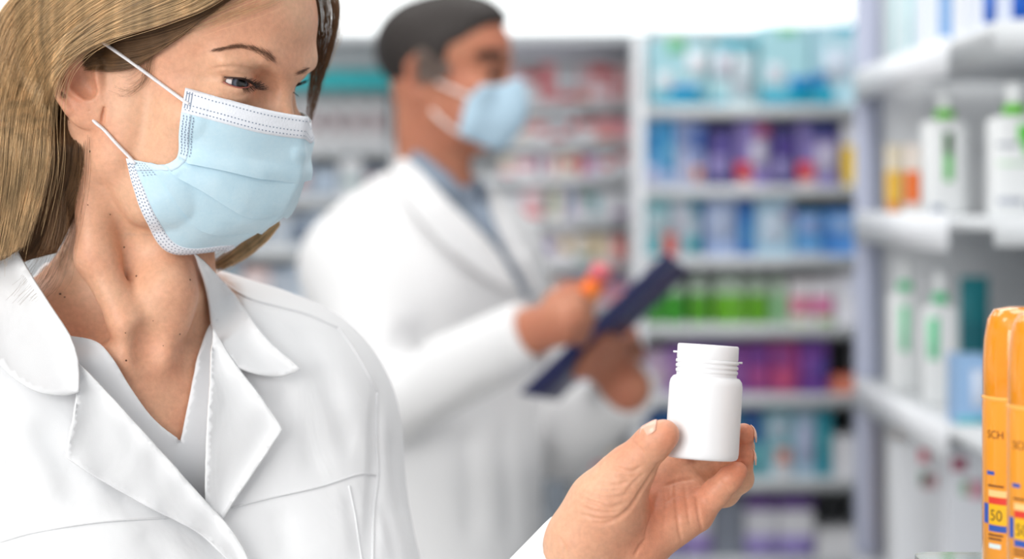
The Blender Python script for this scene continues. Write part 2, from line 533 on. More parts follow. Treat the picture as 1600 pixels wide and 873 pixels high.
# ---- wide bay
def zr(i): return zpx(SH_R[i], DR)
W_ROW = ["the wide bay's %s shelf" % n_ for n_ in ('top', 'second', 'third', 'fourth', 'fifth', 'sixth', 'lowest')]
D1 = DR + 0.03
LT, TEAL, GRN, WHT, BLU, LIL = (168, 214, 224), (0, 160, 190), (120, 205, 150), (226, 232, 240), (20, 130, 200), (196, 204, 226)
rowA = [((1015, 1108, 60), LT, [(0.05, .95, 0, .16, TEAL), (.35, .85, .16, .30, BLU), (.1, .4, .25, .5, WHT), (.3, .6, .78, 1, GRN), (.62, 1, .45, .8, WHT)], 'turquoise nappy pack with a green corner'),
        ((1110, 1184, 62), (176, 216, 224), [(.15, 1, .86, 1, (40, 180, 205)), (.1, .5, .4, .8, (222, 224, 238)), (.4, .9, .1, .75, (200, 214, 224)), (.0, .35, .0, .1, TEAL)], 'pale turquoise nappy pack with a teal top bar'),
        ((1187, 1270, 40), LT, [(.02, 1, 0, .2, TEAL), (.55, 1, .2, .36, BLU), (.12, .45, .28, .52, (222, 226, 238)), (.35, .7, .88, 1, GRN)], 'tall turquoise nappy pack with a blue hill print'),
        ((1271, 1347, 38), (174, 212, 226), [(0, .45, 0, .22, TEAL), (0, .3, .22, .4, BLU), (.45, 1, .9, 1, (30, 175, 205)), (.2, .8, .3, .7, (200, 214, 230))], 'tall pale blue nappy pack beside the shelf unit')]
for r, c, p, what in rowA:
    pack('nappy_pack', what + ' on ' + W_ROW[0], 'nappy pack', r, D1, c, zr(0), 'nappy packs on the top shelf of the wide bay', p, 0.16, 0.012)
PUR, DPUR, RED = (104, 92, 168), (62, 56, 118), (214, 66, 70)
rowB = [((1009, 1031, 186), (96, 168, 220), [(0, 1, 0, .3, (190, 198, 232)), (.2, .8, .5, .8, (50, 150, 215))], 'light blue pack'),
        ((1032, 1054, 184), (70, 160, 215), [(.0, 1, .0, .2, (170, 190, 228)), (.3, 1, .3, .6, (120, 190, 228))], 'bright blue pack'),
        ((1056, 1078, 184), (176, 186, 220), [(.1, .9, .55, .9, (150, 170, 220)), (.3, 1, .1, .3, (206, 206, 226))], 'lilac white pack'),
        ((1079, 1102, 190), (150, 164, 210), [(.15, .8, .05, .3, (226, 160, 120)), (.2, 1, .55, .9, (70, 110, 190))], 'blue pack with a peach print'),
        ((1104, 1148, 196), DPUR, [(.1, .8, .15, .5, (150, 140, 196)), (.25, 1, .5, .8, PUR)], 'dark violet pack'),
        ((1149, 1203, 190), (136, 122, 184), [(.0, .5, .08, .36, RED), (.1, .5, 0, .1, (232, 200, 200)), (.45, .9, .3, .7, (210, 206, 224)), (.6, 1, .75, .95, (190, 90, 120))], 'violet pack with a red ball'),
        ((1205, 1244, 196), DPUR, [(.1, .7, .1, .45, (146, 138, 190)), (.2, 1, .5, .75, (86, 66, 150))], 'dark purple pack'),
        ((1245, 1311, 190), (128, 116, 176), [(.0, .42, .08, .36, RED), (.05, .45, 0, .09, (234, 206, 204)), (.45, .95, .2, .65, (190, 184, 208)), (.3, 1, .75, 1, (52, 58, 122))], 'broad violet pack with a red ball')]
for k, (r, c, p, what) in enumerate(rowB):
    pack('hygiene_pack', what + ' on ' + W_ROW[1], 'hygiene pack', r, D1, c, zr(1), 'hygiene packs on the second shelf of the wide bay', p, 0.10, 0.004)
rowC = [((1010, 1046, 306), (130, 200, 210), [(.1, .9, .35, .75, (196, 222, 230)), (0, 1, 0, .12, (40, 170, 185))], 'teal and white pack'),
        ((1047, 1094, 306), (186, 208, 222), [(.5, 1, .05, .3, (0, 160, 172)), (.1, .6, .4, .85, (214, 218, 232)), (.7, 1, .7, 1, (40, 150, 180))], 'white pack with a teal corner'),
        ((1098, 1152, 312), (160, 182, 224), [(.1, .9, .3, .85, (190, 204, 234)), (0, .12, 0, 1, (96, 140, 205))], 'periwinkle pack'),
        ((1153, 1179, 308), (56, 124, 196), [(.0, 1, .8, 1, (22, 78, 160)), (.2, .8, .2, .5, (90, 160, 215))], 'narrow strong blue pack'),
        ((1180, 1240, 312), (168, 208, 232), [(.15, .85, .2, .8, (206, 222, 240)), (.75, 1, .6, .85, (200, 180, 226))], 'pale sky blue pack'),
        ((1242, 1286, 330), (86, 156, 214), [(.1, .9, .45, .9, (150, 176, 226)), (0, 1, 0, .1, (170, 186, 210))], 'mid blue pack'),
        ((1288, 1342, 328), (78, 140, 210), [(.2, .9, .5, .85, (150, 182, 226)), (0, .35, .25, .5, (40, 120, 205))], 'low blue pack by the shelf unit')]
for r, c, p, what in rowC:
    pack('wipes_pack', what + ' on ' + W_ROW[2], 'wipes pack', r, D1, c, zr(2), 'blue packs on the third shelf of the wide bay', p, 0.10, 0.004)
# green bottles: lathe bodies with a green lower half and a white top
def lathe_obj(name, prof, mat, par=None, loc=None, seg=20, sx=1.0, sy=1.0):
    V, Q = lathe_np(prof, seg); V = V * (sx, sy, 1)
    o = bpy.data.objects.new(name, poly_mesh(name, [(V, Q)])); COL.objects.link(o); o.data.materials.append(mat)
    o.data.polygons.foreach_set('use_smooth', np.ones(len(o.data.polygons), bool))
    if par: o.parent = par
    if loc is not None: o.location = loc
    return o
k = 0
for x, c in ((1024, (84, 172, 70)), (1055, (70, 168, 52)), (1092, (96, 176, 44)), (1128, (112, 186, 40)), (1152, (120, 190, 60)), (1184, (112, 184, 42)), (1216, (150, 200, 150))):
    z = zr(3); r = 14.5 * DR / FPX
    t = empty('shampoo_bottle', (xpx(x, D1 + .04), D1 + 0.04, z), row_label('green and white shampoo bottle', k, 7, W_ROW[3]), 'bottle', 'green bottles on the fourth shelf of the wide bay'); k += 1
    lathe_obj('bottle_body', [(0.0005, .0004), (r * .95, .0004), (r, .004), (r, .062), (r * .98, .0645)], pm(c), t)
    lathe_obj('bottle_shoulder', [(r * .98, .0647), (r * .98, .080), (r * .8, .090), (r * .42, .096)], pm((206, 224, 206)), t)
    lathe_obj('cap', [(r * .42, .0962), (r * .44, .0964), (r * .44, .110), (0.0004, .1104)], pm((226, 234, 228)), t)
for k, (r, c, p, what) in enumerate([((1234, 1266, 436), (226, 222, 226), [(0, 1, .22, .6, (228, 130, 160)), (0, 1, 0, .1, (200, 214, 150))], 'white pack with a rose band'),
                     ((1267, 1303, 434), (222, 220, 226), [(0, 1, .2, .58, (222, 120, 168)), (0.3, 1, 0, .14, (150, 190, 90))], 'white pack with a pink band'),
                     ((1305, 1346, 428), (226, 226, 234), [(.6, 1, .6, .9, (206, 216, 240))], 'plain white carton')]):
    pack('soap_pack', what + ' on ' + W_ROW[3], 'soap pack', r, D1, c, zr(3), None, p, 0.09)
rowE = [((1012, 1040, 548), (206, 180, 208), [(0, 1, .2, .5, (226, 206, 214))], 'pale mauve pack'), ((1041, 1072, 540), (150, 110, 178), [(.2, .8, .3, .7, (190, 150, 200))], 'mauve pack'),
        ((1073, 1104, 536), (122, 74, 160), [(.2, .8, .3, .7, (150, 100, 180))], 'plum pack'), ((1105, 1136, 538), (110, 70, 156), [(.2, .8, .3, .7, (170, 90, 170))], 'grape pack'),
        ((1137, 1168, 538), (134, 76, 158), [(.2, .8, .2, .6, (176, 110, 186))], 'amethyst pack'), ((1169, 1203, 536), (146, 66, 146), [(.1, .9, .1, .5, (182, 84, 150)), (.2, .8, .6, .9, (120, 80, 170))], 'purple magenta pack'),
        ((1204, 1248, 534), (172, 66, 132), [(.1, .9, .1, .45, (204, 84, 130)), (.1, .6, .55, .9, (150, 84, 160))], 'magenta pack'), ((1249, 1294, 530), (104, 58, 148), [(.1, .5, .15, .8, (140, 80, 170)), (.55, .95, .3, .6, (88, 76, 168))], 'deep violet pack'),
        ((1299, 1346, 588), (208, 108, 88), [(.1, .9, .3, .7, (232, 150, 120))], 'low red orange box')]
for r, c, p, what in rowE:
    pack('pad_pack', what + ' on ' + W_ROW[4], 'pad pack', r, D1, c, zr(4), 'purple packs on the fifth shelf of the wide bay', p, 0.10, 0.004)
rowF = [((1010, 1060, 640), (40, 96, 160), [(.2, .8, .3, .6, (90, 140, 200))], 'dark blue pack'), ((1062, 1110, 644), (120, 170, 200), [(.2, .8, .3, .6, (190, 214, 226))], 'grey blue pack'),
        ((1112, 1158, 644), (90, 160, 190), [(.2, .8, .3, .6, (190, 214, 226))], 'sea blue pack'), ((1160, 1192, 636), (58, 104, 168), [(.0, 1, 0, .5, (110, 190, 200))], 'navy and teal pack'),
        ((1194, 1240, 636), (140, 200, 214), [(.3, .95, .0, .2, (226, 226, 232)), (.4, .9, .2, .42, (226, 128, 100)), (.2, .8, .55, .9, (200, 216, 232))], 'light teal pack with an orange ball'),
        ((1241, 1275, 638), (170, 200, 222), [(.1, .9, .2, .8, (190, 200, 230))], 'powder blue pack'), ((1276, 1300, 632), (40, 150, 170), [(.3, .8, .3, .7, (80, 180, 190))], 'deep teal pack'),
        ((1302, 1346, 682), (224, 224, 230), [], 'white tub shaped carton')]
for r, c, p, what in rowF:
    pack('swab_pack', what + ' on ' + W_ROW[5], 'swab pack', (r[0], r[1], max(r[2], 641)), D1, c, zr(5), 'teal packs on the sixth shelf of the wide bay', p, 0.10, 0.004)
rowG = [((1010, 1066, 776), (196, 186, 220), [(0, 1, .8, 1, (130, 96, 170)), (0, 1, 0, .3, (160, 148, 206))], 'white pack with violet bands'),
        ((1068, 1112, 776), (226, 224, 232), [(0, 1, .78, 1, (120, 80, 166)), (0, 1, 0, .4, (170, 150, 212))], 'white pack with a purple rim'), ((1164, 1216, 774), (228, 228, 236), [(0, 1, .76, 1, (118, 76, 160)), (0, 1, 0, .36, (164, 150, 212))], 'white and lilac pack'),
        ((1217, 1272, 774), (232, 232, 238), [(0, 1, .76, 1, (112, 72, 158)), (0, 1, 0, .36, (160, 146, 210))], 'white pack with a plum rim'), ((1114, 1162, 776), (140, 146, 160), [], 'plain slate pack'), ((1276, 1346, 828), (226, 226, 230), [], 'low white box')]
for r, c, p, what in rowG:
    pack('towel_pack', what + ' on ' + W_ROW[6], 'towel pack', r, D1, c, zr(6), 'violet banded packs on the lowest shelf in view', p, 0.10, 0.004)

# ---- middle bay: rows of small medicine boxes
WARM = [('white', (228, 222, 226)), ('pale pink', (232, 202, 208)), ('cream', (228, 218, 204)), ('pale grey', (206, 208, 214)), ('rose', (226, 160, 166)), ('lilac', (196, 180, 212)), ('pearl white', (226, 228, 234))]
ACC = [('red', (214, 92, 96)), ('coral', (230, 140, 120)), ('plum', (128, 84, 140)), ('green', (110, 150, 140)), ('violet', (132, 120, 180)), ('ochre', (206, 180, 120)), ('teal', (110, 168, 176)), ('pink', (232, 150, 170))]
rows_c = [('top', 0, ['coral', 'red', 'red', 'plum', 'pink', 'red'], 100), ('second', 1, ['pink', 'red', 'red', 'coral', 'pink'], 166), ('third', 2, ['red', 'red', 'red', 'plum', 'pink'], 224), ('fourth', 3, ['red', 'green', 'green', 'teal', 'plum'], 282),
          ('fifth', 4, ['coral', 'coral', 'ochre', 'violet', 'green'], 350), ('sixth', 5, ['violet', 'teal', 'ochre', 'green', 'violet'], 416), ('seventh', 6, ['pink', 'red', 'ochre', 'teal'], 482), ('ninth', 8, ['plum', 'pink', 'violet'], 612),
          ('tenth', 9, ['pink', 'coral', 'pink', 'red'], 680), ('eleventh', 10, ['violet', 'teal', 'pink'], 748), ('twelfth', 11, ['violet', 'teal', 'plum'], 812), ('eighth', 7, ['coral', 'violet', 'green'], 548)]
rr = random.Random(5)
seen_lab = set()
for nm, si, accs, ytop in rows_c:
    x = 782 if si < 7 else 868
    items = []
    while x < 978:
        wd_ = rr.choice((19, 23, 27, 31, 34)); wd_ = min(wd_, 987 - x)
        items.append((x, x + wd_ - 1.2)); x += wd_
    for k, (x0, x1) in enumerate(items):
        bn, bc = rr.choice(WARM); an = rr.choice(accs); ac = dict(ACC)[an]
        h0 = (SH_C[si - 1] + 20 if si else ytop) + rr.choice((0, 3, 6, 9))
        st = rr.choice((0, 1, 2, 3))
        pn = [[(0, 1, .62, .92, ac)], [(.0, .45, .1, .9, ac)], [(.15, .85, .3, .7, ac)], [(0, 1, .0, .25, ac), (.2, .8, .5, .8, bc)]][st]
        band = ['upper band', 'side band', 'middle patch', 'lower band'][st]
        lab = '%s medicine box with %s %s, %s' % (bn, an, band, row_label('', k, len(items), "the middle bay's %s shelf" % nm)[2:])
        pack('medicine_box', lab, 'medicine box', (x0, x1, h0), DC + .02, bc, zpx(SH_C[si], DC), 'medicine boxes on the %s shelf of the middle bay' % nm, pn, 0.05)
pack('dark_bottle_box', 'black and brown box at the end of a middle bay shelf by the clipboard', 'box', (976, 988, 336), DC - .06 if 0 else DC + .005, (46, 36, 34), zpx(408, DC), None, [(0, 1, .0, .35, (120, 80, 60))], 0.04)
pack('red_box', 'small red box standing above the clipboard in front of teal packs', 'box', (1036, 1058, 366), DR + .005, (214, 88, 76), zr(2), None, [(.2, .8, .6, .9, (226, 130, 110))], 0.022)

# ---- bay behind the woman: white tubs with a maroon print, grey and white cartons
k = 0
for x in (470, 497, 527, 558, 589):
    z = zpx(228, DL); r = 13.5 * DL / FPX
    t = empty('cream_tub', (xpx(x, DL + .06), DL + 0.06, z), row_label('white cream tub with a maroon print', k, 5, 'the shelf under the turquoise strip'), 'tub', 'white tubs under the turquoise strip'); k += 1
    lathe_obj('tub_body', [(.0005, .0003), (r * .96, .0003), (r, .004), (r, .088), (r * .97, .0905)], pm((232, 230, 232)), t)
    lathe_obj('tub_lid', [(r * .97, .0907), (r * 1.03, .091), (r * 1.03, .108), (r * .9, .111), (.0004, .1112)], pm((236, 236, 238)), t)
    V, Q = lathe_np([(r * 1.004, .04), (r * 1.004, .075)], 24); a = np.arctan2(V[:, 0], -V[:, 1]); keepf = [q for q in Q if all(abs(a[i]) < .75 for i in q)]
    o = bpy.data.objects.new('printed_panel', mesh_np('printed_panel', V, np.array(keepf))); COL.objects.link(o); o.parent = t; o.data.materials.append(pm((128, 74, 84)))
GR = [('grey blue', (150, 164, 182)), ('white', (226, 228, 232)), ('slate', (112, 126, 146)), ('pale grey', (198, 204, 210)), ('pale blue', (186, 202, 220)), ('teal grey', (150, 176, 178)), ('blush', (222, 196, 194))]
for nm, si, yt in (('second', 1, 242), ('third', 2, 316), ('fourth', 3, 396), ('fifth', 4, 480)):
    x, items = 352, []
    while x < 598:
        wd_ = rr.choice((26, 32, 38, 44)); wd_ = min(wd_, 610 - x); items.append((x, x + wd_ - 1.5)); x += wd_
    for k, (x0, x1) in enumerate(items):
        if si > 2 and x0 > 505: continue
        bn, bc = rr.choice(GR); pn_, pc = rr.choice([g for g in GR if g[0] != bn])
        pack('carton', '%s carton with a %s print, %s' % (bn, pn_, row_label('', k, len(items), 'the %s shelf behind the woman' % nm)[2:]), 'carton', (x0, x1, SH_L[si - 1] + 21 + rr.choice((0, 4, 9, 14))), DL + .02, bc, zpx(SH_L[si], DL),
             'cartons on the %s shelf behind the woman' % nm, [(.1, .9, rr.uniform(.1, .3), rr.uniform(.5, .85), pc)], 0.08)

# ---- right shelf unit: lotion bottles, tubes, cartons
BOT = simple('lotion_white', (0.82, 0.84, 0.85, 1), 0.35)
def lotion(label, px, d, z, wpx, h, capc, strip, group=None, name='lotion_bottle', back=0.0):
    r = wpx / 2 * d / FPX
    t = empty(name, (xpx(px, d), d, z + .0005), label, 'bottle', group)
    hb_ = h * 0.76
    n = 28; a = np.linspace(0, 2 * np.pi, n, endpoint=False)
    ca, sa = np.cos(a), np.sin(a)
    sq = (np.abs(ca) ** 4 + np.abs(sa) ** 4) ** (-0.25)      # rounded rectangle section
    V, lv = [], [(0.001, 0), (0.93, 0), (1, .006), (1, hb_ * .9), (.93, hb_ * .955), (.62, hb_ * .985), (.34, hb_)]
    for s_, zz_ in lv: V += [(r * s_ * q * c_, r * .62 * s_ * q * e_, zz_) for q, c_, e_ in zip(sq, ca, sa)]
    o = link('bottle_body', mesh_np('bottle_body', np.array(V), grid_faces(n, len(lv), True)), BOT); o.parent = t
    rc = r * .40
    lathe_obj('collar', [(rc, hb_), (rc * 1.05, hb_ + .001), (rc * 1.05, hb_ + h * .065), (rc * .5, hb_ + h * .07)], pm(capc), t)
    lathe_obj('pump_head', [(rc * .5, hb_ + h * .0705), (rc * .8, hb_ + h * .09), (rc * .85, hb_ + h * .18), (rc * .6, h), (.0003, h + .0004)], BOT, t)
    for (u0, u1, v0, v1, c) in strip:
        y_ = -r * .62 * 1.0 - .0006
        part_ = link('printed_panel', mesh_np('printed_panel', *box_np((-r + 2 * r * u0, y_, hb_ * v0), (-r + 2 * r * u1, y_ + .0035, hb_ * v1))), pm(c), smooth=False)
        part_.parent = t
    return t
G1, G2 = (96, 200, 30), (70, 205, 140)
GRP = 'lotion bottles on the shelf unit'
lotion('white lotion bottle with lime collar beside the orange tube', 1476, 2.80, GZ[1], 72, 0.178, G1, [(.42, .62, .35, .86, (110, 205, 110)), (.44, .6, .62, .86, (60, 190, 60)), (.15, .4, .03, .1, (150, 160, 180))], GRP)
lotion('large white lotion bottle with lime collar and grey print', 1584, 2.52, GZ[1], 82, 0.170, G1, [(.5, .85, .72, .9, (80, 195, 50)), (.6, .75, .6, .72, (100, 200, 80)), (.1, .5, .68, .72, (170, 176, 186)), (.12, .7, .5, .53, (190, 225, 190)), (.12, .6, .12, .18, (170, 176, 190)), (.7, .9, .05, .16, (90, 100, 140))], GRP)
lotion('white lotion bottle with mint collar, nearer the price rail of its pair', 1414, 3.06, GZ[2], 52, 0.203, G2, [(.3, .55, .4, .86, (120, 226, 170))], GRP)
lotion('white lotion bottle with mint collar, farther from the price rail of its pair', 1469, 2.86, GZ[2], 58, 0.192, G2, [(.12, .4, .45, .86, (110, 222, 165))], GRP)
def tube_item(label, px, d, z, wpx, h, body, top, capc):
    """squeeze tube standing on its cap"""
    r = wpx / 2 * d / FPX
    t = empty('squeeze_tube', (xpx(px, d), d, z + .0005), label, 'tube')
    lathe_obj('cap', [(.0004, 0), (r * .8, 0), (r * .85, .003), (r * .85, h * .16), (r * .7, h * .165)], pm(capc), t)
    def sec(z0, z1, mat, nm):
        V = []
        for zz_ in np.linspace(z0, z1, 6):
            f = (zz_ / h - .165) / .835
            for a in np.linspace(0, 2 * np.pi, 20, endpoint=False): V.append((r * (1 + .05 * f) * math.cos(a), r * (1 - .9 * max(0, f)) * math.sin(a), zz_))
        o = link(nm, mesh_np(nm, V, grid_faces(20, 6, True)), mat); o.parent = t
    sec(h * .166, h * .62, pm(body), 'tube_body'); sec(h * .62, h, pm(top), 'tube_end')
    return t
tube_item('yellow squeeze tube with a pale end leaning row end beside the orange tube', 1398, 3.12, GZ[1], 28, 0.108, (240, 190, 70), (236, 224, 200), (238, 150, 60))
tube_item('orange squeeze tube with a white end beside the lime collar bottle', 1428, 2.95, GZ[1], 27, 0.104, (238, 112, 20), (238, 226, 216), (240, 236, 232))
tube_item('yellow and white squeeze tube on the second shelf of the wide bay', 1327, D1 + .03, zr(1), 26, 0.138, (246, 206, 60), (236, 236, 238), (244, 214, 110))
# cartons on the top shelf of the unit
for (r, d, c, p, what) in [((1392, 1412, -40), 3.12, (206, 222, 226), [(.3, .7, 0, 1, (140, 200, 210))], 'pale teal striped carton at the far end'), ((1413, 1436, -44), 2.97, (224, 236, 240), [(.25, .6, 0, 1, (150, 214, 222))], 'white carton with an aqua stripe'),
                         ((1438, 1478, -50), 2.85, (228, 234, 244), [(.8, 1, 0, 1, (206, 216, 236))], 'plain white carton'), ((1480, 1500, -60), 2.66, (120, 170, 226), [(.5, 1, 0, 1, (226, 234, 246))], 'sky blue carton'),
                         ((1502, 1530, -60), 2.58, (230, 234, 242), [], 'slim white carton'), ((1532, 1568, -70), 2.50, (224, 230, 242), [(.1, .86, .12, .6, (0, 92, 190))], 'white carton with a strong blue square'),
                         ((1572, 1616, -70), 2.43, (214, 222, 240), [(.18, 1, .12, .6, (0, 84, 184))], 'white carton with a strong blue square, nearer the picture edge')]:
    pack('carton', what + ' on the top shelf of the unit' if len(what) < 60 else what, 'carton', r, d, c, GZ[0], 'cartons on the top shelf of the unit', p, 0.06)
TB = tube_item  # second and third shelf, small things
pack('carton', 'white carton with a red leaf print below the mint collar bottles', 'carton', (1398, 1474, 690), 3.0, (230, 232, 236), GZ[3], 'leaf print cartons on the fourth shelf of the unit', [(.5, .72, .86, .95, (226, 110, 130)), (.55, .95, .68, .78, (220, 180, 186)), (.5, .7, .70, .80, (170, 200, 180))], 0.07)
pack('carton', 'white carton with a wine red leaf print beside the orange spray cans', 'carton', (1480, 1548, 702), 2.88, (230, 232, 238), GZ[3], 'leaf print cartons on the fourth shelf of the unit', [(.1, .45, .86, .95, (170, 70, 100)), (.5, .9, .68, .8, (226, 170, 186)), (.3, .5, .7, .8, (160, 200, 170))], 0.07)
pack('carton', 'pale blue carton with a white corner behind the orange spray cans', 'carton', (1494, 1546, 556), 2.60, (150, 186, 226), GZ[2], None, [(.45, 1, .25, .8, (206, 218, 238)), (0, 1, 0, .12, (100, 190, 205))], 0.06)
pack('carton', 'low orange box under the mint collar bottles', 'carton', (1412, 1446, 664), 3.18, (226, 168, 110), GZ[3] + .13 if 0 else GZ[3], None, [(0, 1, 0, .8, (214, 216, 224))], 0.06)
t = tube_item('dark teal tube with a brown cap behind the mint collar bottles', 1522, 3.0, GZ[2], 44, 0.178, (20, 120, 132), (20, 130, 140), (84, 66, 62))
pack('carton', 'white price card carton standing under the yellow tube on the shelf unit', 'carton', (1386, 1404, 300), 3.5, (214, 218, 232), GZ[1], None, [], 0.05) if 0 else None
# =================================================================== the woman in front
def head_frame(yaw, pitch):
    t, p = math.radians(yaw), math.radians(pitch)
    l = np.array([math.cos(t), math.sin(t), 0.0])
    f = np.array([math.sin(t) * math.cos(p), -math.cos(t) * math.cos(p), -math.sin(p)])
    u = np.array([math.sin(t) * math.sin(p), -math.cos(t) * math.sin(p), math.cos(p)])
    return l, f, u

class Head:
    """head axes: a = to the person's left, b = forward, c = up, in millimetres from the point between the eyeballs"""
    def __init__(s, yaw, pitch, eye_world, scale=1.0):
        s.l, s.f, s.u = head_frame(yaw, pitch)
        s.k = scale * 0.001
        s.R = np.stack([s.l, s.f, s.u])
        s.O = np.asarray(eye_world) + 31 * s.k * s.l
    def w(s, a, b=None, c=None):
        v = np.asarray(a if b is None else (a, b, c), float)
        return s.O + (v @ s.R) * s.k
    def at(s, px, py, a):
        d = np.array([(px - 800) / FPX, 1, -(py - 316) / FPX])
        t = (a * s.k + np.dot(s.O - CAM0, s.l)) / np.dot(d, s.l)
        return CAM0 + t * d
    def loc(s, w):
        return (np.asarray(w) - s.O) @ s.R.T / s.k

HD = Head(63, 14, P(364, 130, 1.30))
mm = 0.001

def build_head(S, hd, crown=86):
    """skull, face planes and jaw shared by both people"""
    s = hd.k
    def e(c, r, kk, mode='u', R=None): S.ell(hd.w(*c), np.array(r) * s, hd.R if R is None else R, kk * s, mode)
    def c(p, r, kk, mode='u'): S.cap([hd.w(*q) for q in p], np.array(r) * s, kk * s, mode)
    e((0, -76, 30), (73, 94, crown), 6)
    e((0, -40, 40), (60, 62, 54 if crown > 80 else 44), 16)            # forehead
    e((0, -34, -34), (57, 50, 62), 22)           # mid face
    for x in (-1, 1):
        e((x * 47, -12, -27), (18, 20, 13), 18)    # cheek bones
        c([(x * 55, -62, -70), (x * 44, -40, -92), (x * 12, -22, -93)], [12, 13, 12], 24)   # jaw
        e((x * 34, -24, -62), (25, 28, 34), 20)    # cheeks
        e((x * 62, -70, -40), (10, 22, 34), 16)    # masseter
        c([(x * 9, 17, 16), (x * 26, 13, 21), (x * 43, -2, 15)], [7, 7.5, 6], 14)   # brow
    e((0, -18, -95), (15, 12, 9), 16)             # chin
    e((0, 2, -72), (25, 22, 24), 18)               # mouth
    c([(0, 13, 8), (0, 20, -8), (0, 32, -38)], [7, 6.5, 9.5], 11)     # nose
    e((0, 30, -40), (9, 9, 8), 6)
    for x in (-1, 1): e((x * 11, 20, -42), (7, 8, 6.5), 6)

WS = Sdf()
build_head(WS, HD)
hw = HD.w
# ---- eye sockets, lids
EYES = {-1: HD.w(-31, 0, 0), 1: HD.w(25, -7, 0)}
ERAD = 0.0121
def eye_frame(x):
    """axes of an eyeball: lateral, forward, up"""
    return np.stack([HD.l * x, HD.f, HD.u])
def sphere_angles(px, py, r):
    d = np.array([(px - 800) / FPX, 1, -(py - 316) / FPX]); d /= np.linalg.norm(d)
    oc = CAM0 - EYES[-1]; b = oc @ d; disc = b * b - (oc @ oc - r * r)
    t = -b - math.sqrt(max(disc, 0)); q = eye_frame(-1) @ (CAM0 + d * t - EYES[-1])
    return math.atan2(q[0], q[1]), math.asin(max(-1, min(1, q[2] / np.linalg.norm(q))))
UP_LID = [(341, 121.5), (350, 121), (362, 121.2), (374, 122.5), (386, 126), (394, 131)]
LO_LID = [(341, 121.5), (349, 127.5), (359, 133.5), (370, 137), (382, 137.5), (391, 135)]
ua = np.array([sphere_angles(x, y, 0.0138) for x, y in UP_LID])
la = np.array([sphere_angles(x, y, 0.0138) for x, y in LO_LID])
cu = np.polyfit(ua[:, 0], ua[:, 1], 2); cl = np.polyfit(la[:, 0], la[:, 1], 2)
for x in (-1, 1):
    WS.ell(hw(x * 29, 15 if x < 0 else 13, 0), np.array((20, 11, 13)) * mm, HD.R, 9 * mm, 's')
    WS.ell(EYES[x], (0.0141,) * 3, HD.R, 4.5 * mm)
    WS.ell(hw(x * 30 if x < 0 else 24, -1 if x < 0 else -8, -9), np.array((20, 12, 9)) * mm, HD.R, 9 * mm)       # lower lid bag
    WS.ell(hw(x * 33 if x < 0 else 27, 2 if x < 0 else -5, 13), np.array((18, 9.5, 6.5)) * mm, HD.R, 8 * mm)         # upper lid fold
    R = eye_frame(x).astype(np.float32); E0 = EYES[x].astype(np.float32)
    def ap(p, R=R, E0=E0):
        q = (p - E0) @ R.T
        r = np.sqrt((q * q).sum(1)) + 1e-9
        az = np.arctan2(q[:, 0], q[:, 1]); el = np.arcsin(np.clip(q[:, 2] / r, -1, 1))
        azc = np.clip(az, -1.2, 1.3)
        d = np.maximum(el - np.polyval(cu, azc), np.polyval(cl, azc) - el) * r
        d = np.maximum(d, -(r - 0.0112))
        return np.maximum(d, np.maximum(r - 0.019, 0.002 - q[:, 1])).astype(np.float32)
    WS.fun(EYES[x], 0.02, ap, 's', 0.9 * mm)
def hpoly(pts, a): return [HD.at(x, y, a) for x, y in pts]
# ---- ears (the right one is seen; the left one is its mirror image)
EARN = -HD.l * math.cos(math.radians(24)) + HD.f * math.sin(math.radians(24))
EARN = EARN / np.linalg.norm(EARN)
EART = HD.at(153, 136, -71)
def earp(px, py, lift=0.0):
    d = np.array([(px - 800) / FPX, 1, -(py - 316) / FPX])
    t = np.dot(EART - CAM0, EARN) / np.dot(d, EARN)
    return CAM0 + d * t + EARN * lift * mm
ear_up = earp(126, 60) - earp(141, 188); ear_up /= np.linalg.norm(ear_up)
ear_bk = np.cross(EARN, ear_up); ear_bk /= np.linalg.norm(ear_bk)
ER = np.stack([ear_up, ear_bk, EARN])
def mirror(w):
    q = HD.loc(w); return HD.w(-q[0], q[1], q[2])
MR = np.eye(3) - 2 * np.outer(HD.l, HD.l)
for side in (0, 1):
    mp = (lambda p: p) if side == 0 else mirror
    RR = ER if side == 0 else ER @ MR
    def ee(px, py, lift, r, kk, mode='u'): WS.ell(mp(earp(px, py, lift)), np.array(r) * mm, RR, kk * mm, mode)
    def ec(pts, lift, r, kk, mode='u'): WS.cap([mp(earp(x, y, lift)) for x, y in pts], np.array(r) * mm, kk * mm, mode)
    ee(121, 122, 1.0, (27, 14.5, 3.2), 4)
    ee(136, 170, 2.0, (11.5, 10.5, 3.6), 5)
    ee(152, 150, -3, (20, 9, 6), 8)
    ec([(151, 104), (147, 84), (137, 64), (118, 56), (101, 68), (92, 95), (89, 125), (96, 152), (110, 172)], 4.0,
       [2.6, 3.2, 3.4, 3.4, 3.3, 3.2, 3.0, 2.8, 2.6], 3.5)
    ec([(130, 72), (117, 84), (107, 103), (105, 124), (116, 140), (135, 148), (146, 153)], 3.6, [2.4, 2.6, 2.8, 3.0, 3.2, 3.4, 2.4], 3.5)
    ee(155, 128, 3.0, (6.5, 3.4, 3.6), 3)
    ee(131, 123, 7.5, (11.0, 8.3, 8.5), 3, 's')
    ee(141, 140, 6.5, (6, 5.5, 7.0), 3, 's')
    ee(146, 92, 5.5, (6, 4.0, 4.2), 3, 's')
    ec([(163, 190), (164.5, 178), (166, 168)], 4.2, [0.9, 0.9, 0.6], 2.5, 's')
    ec([(97, 100), (95, 122), (103, 148)], 7.0, [2.2, 2.4, 2.0], 2.5, 's')

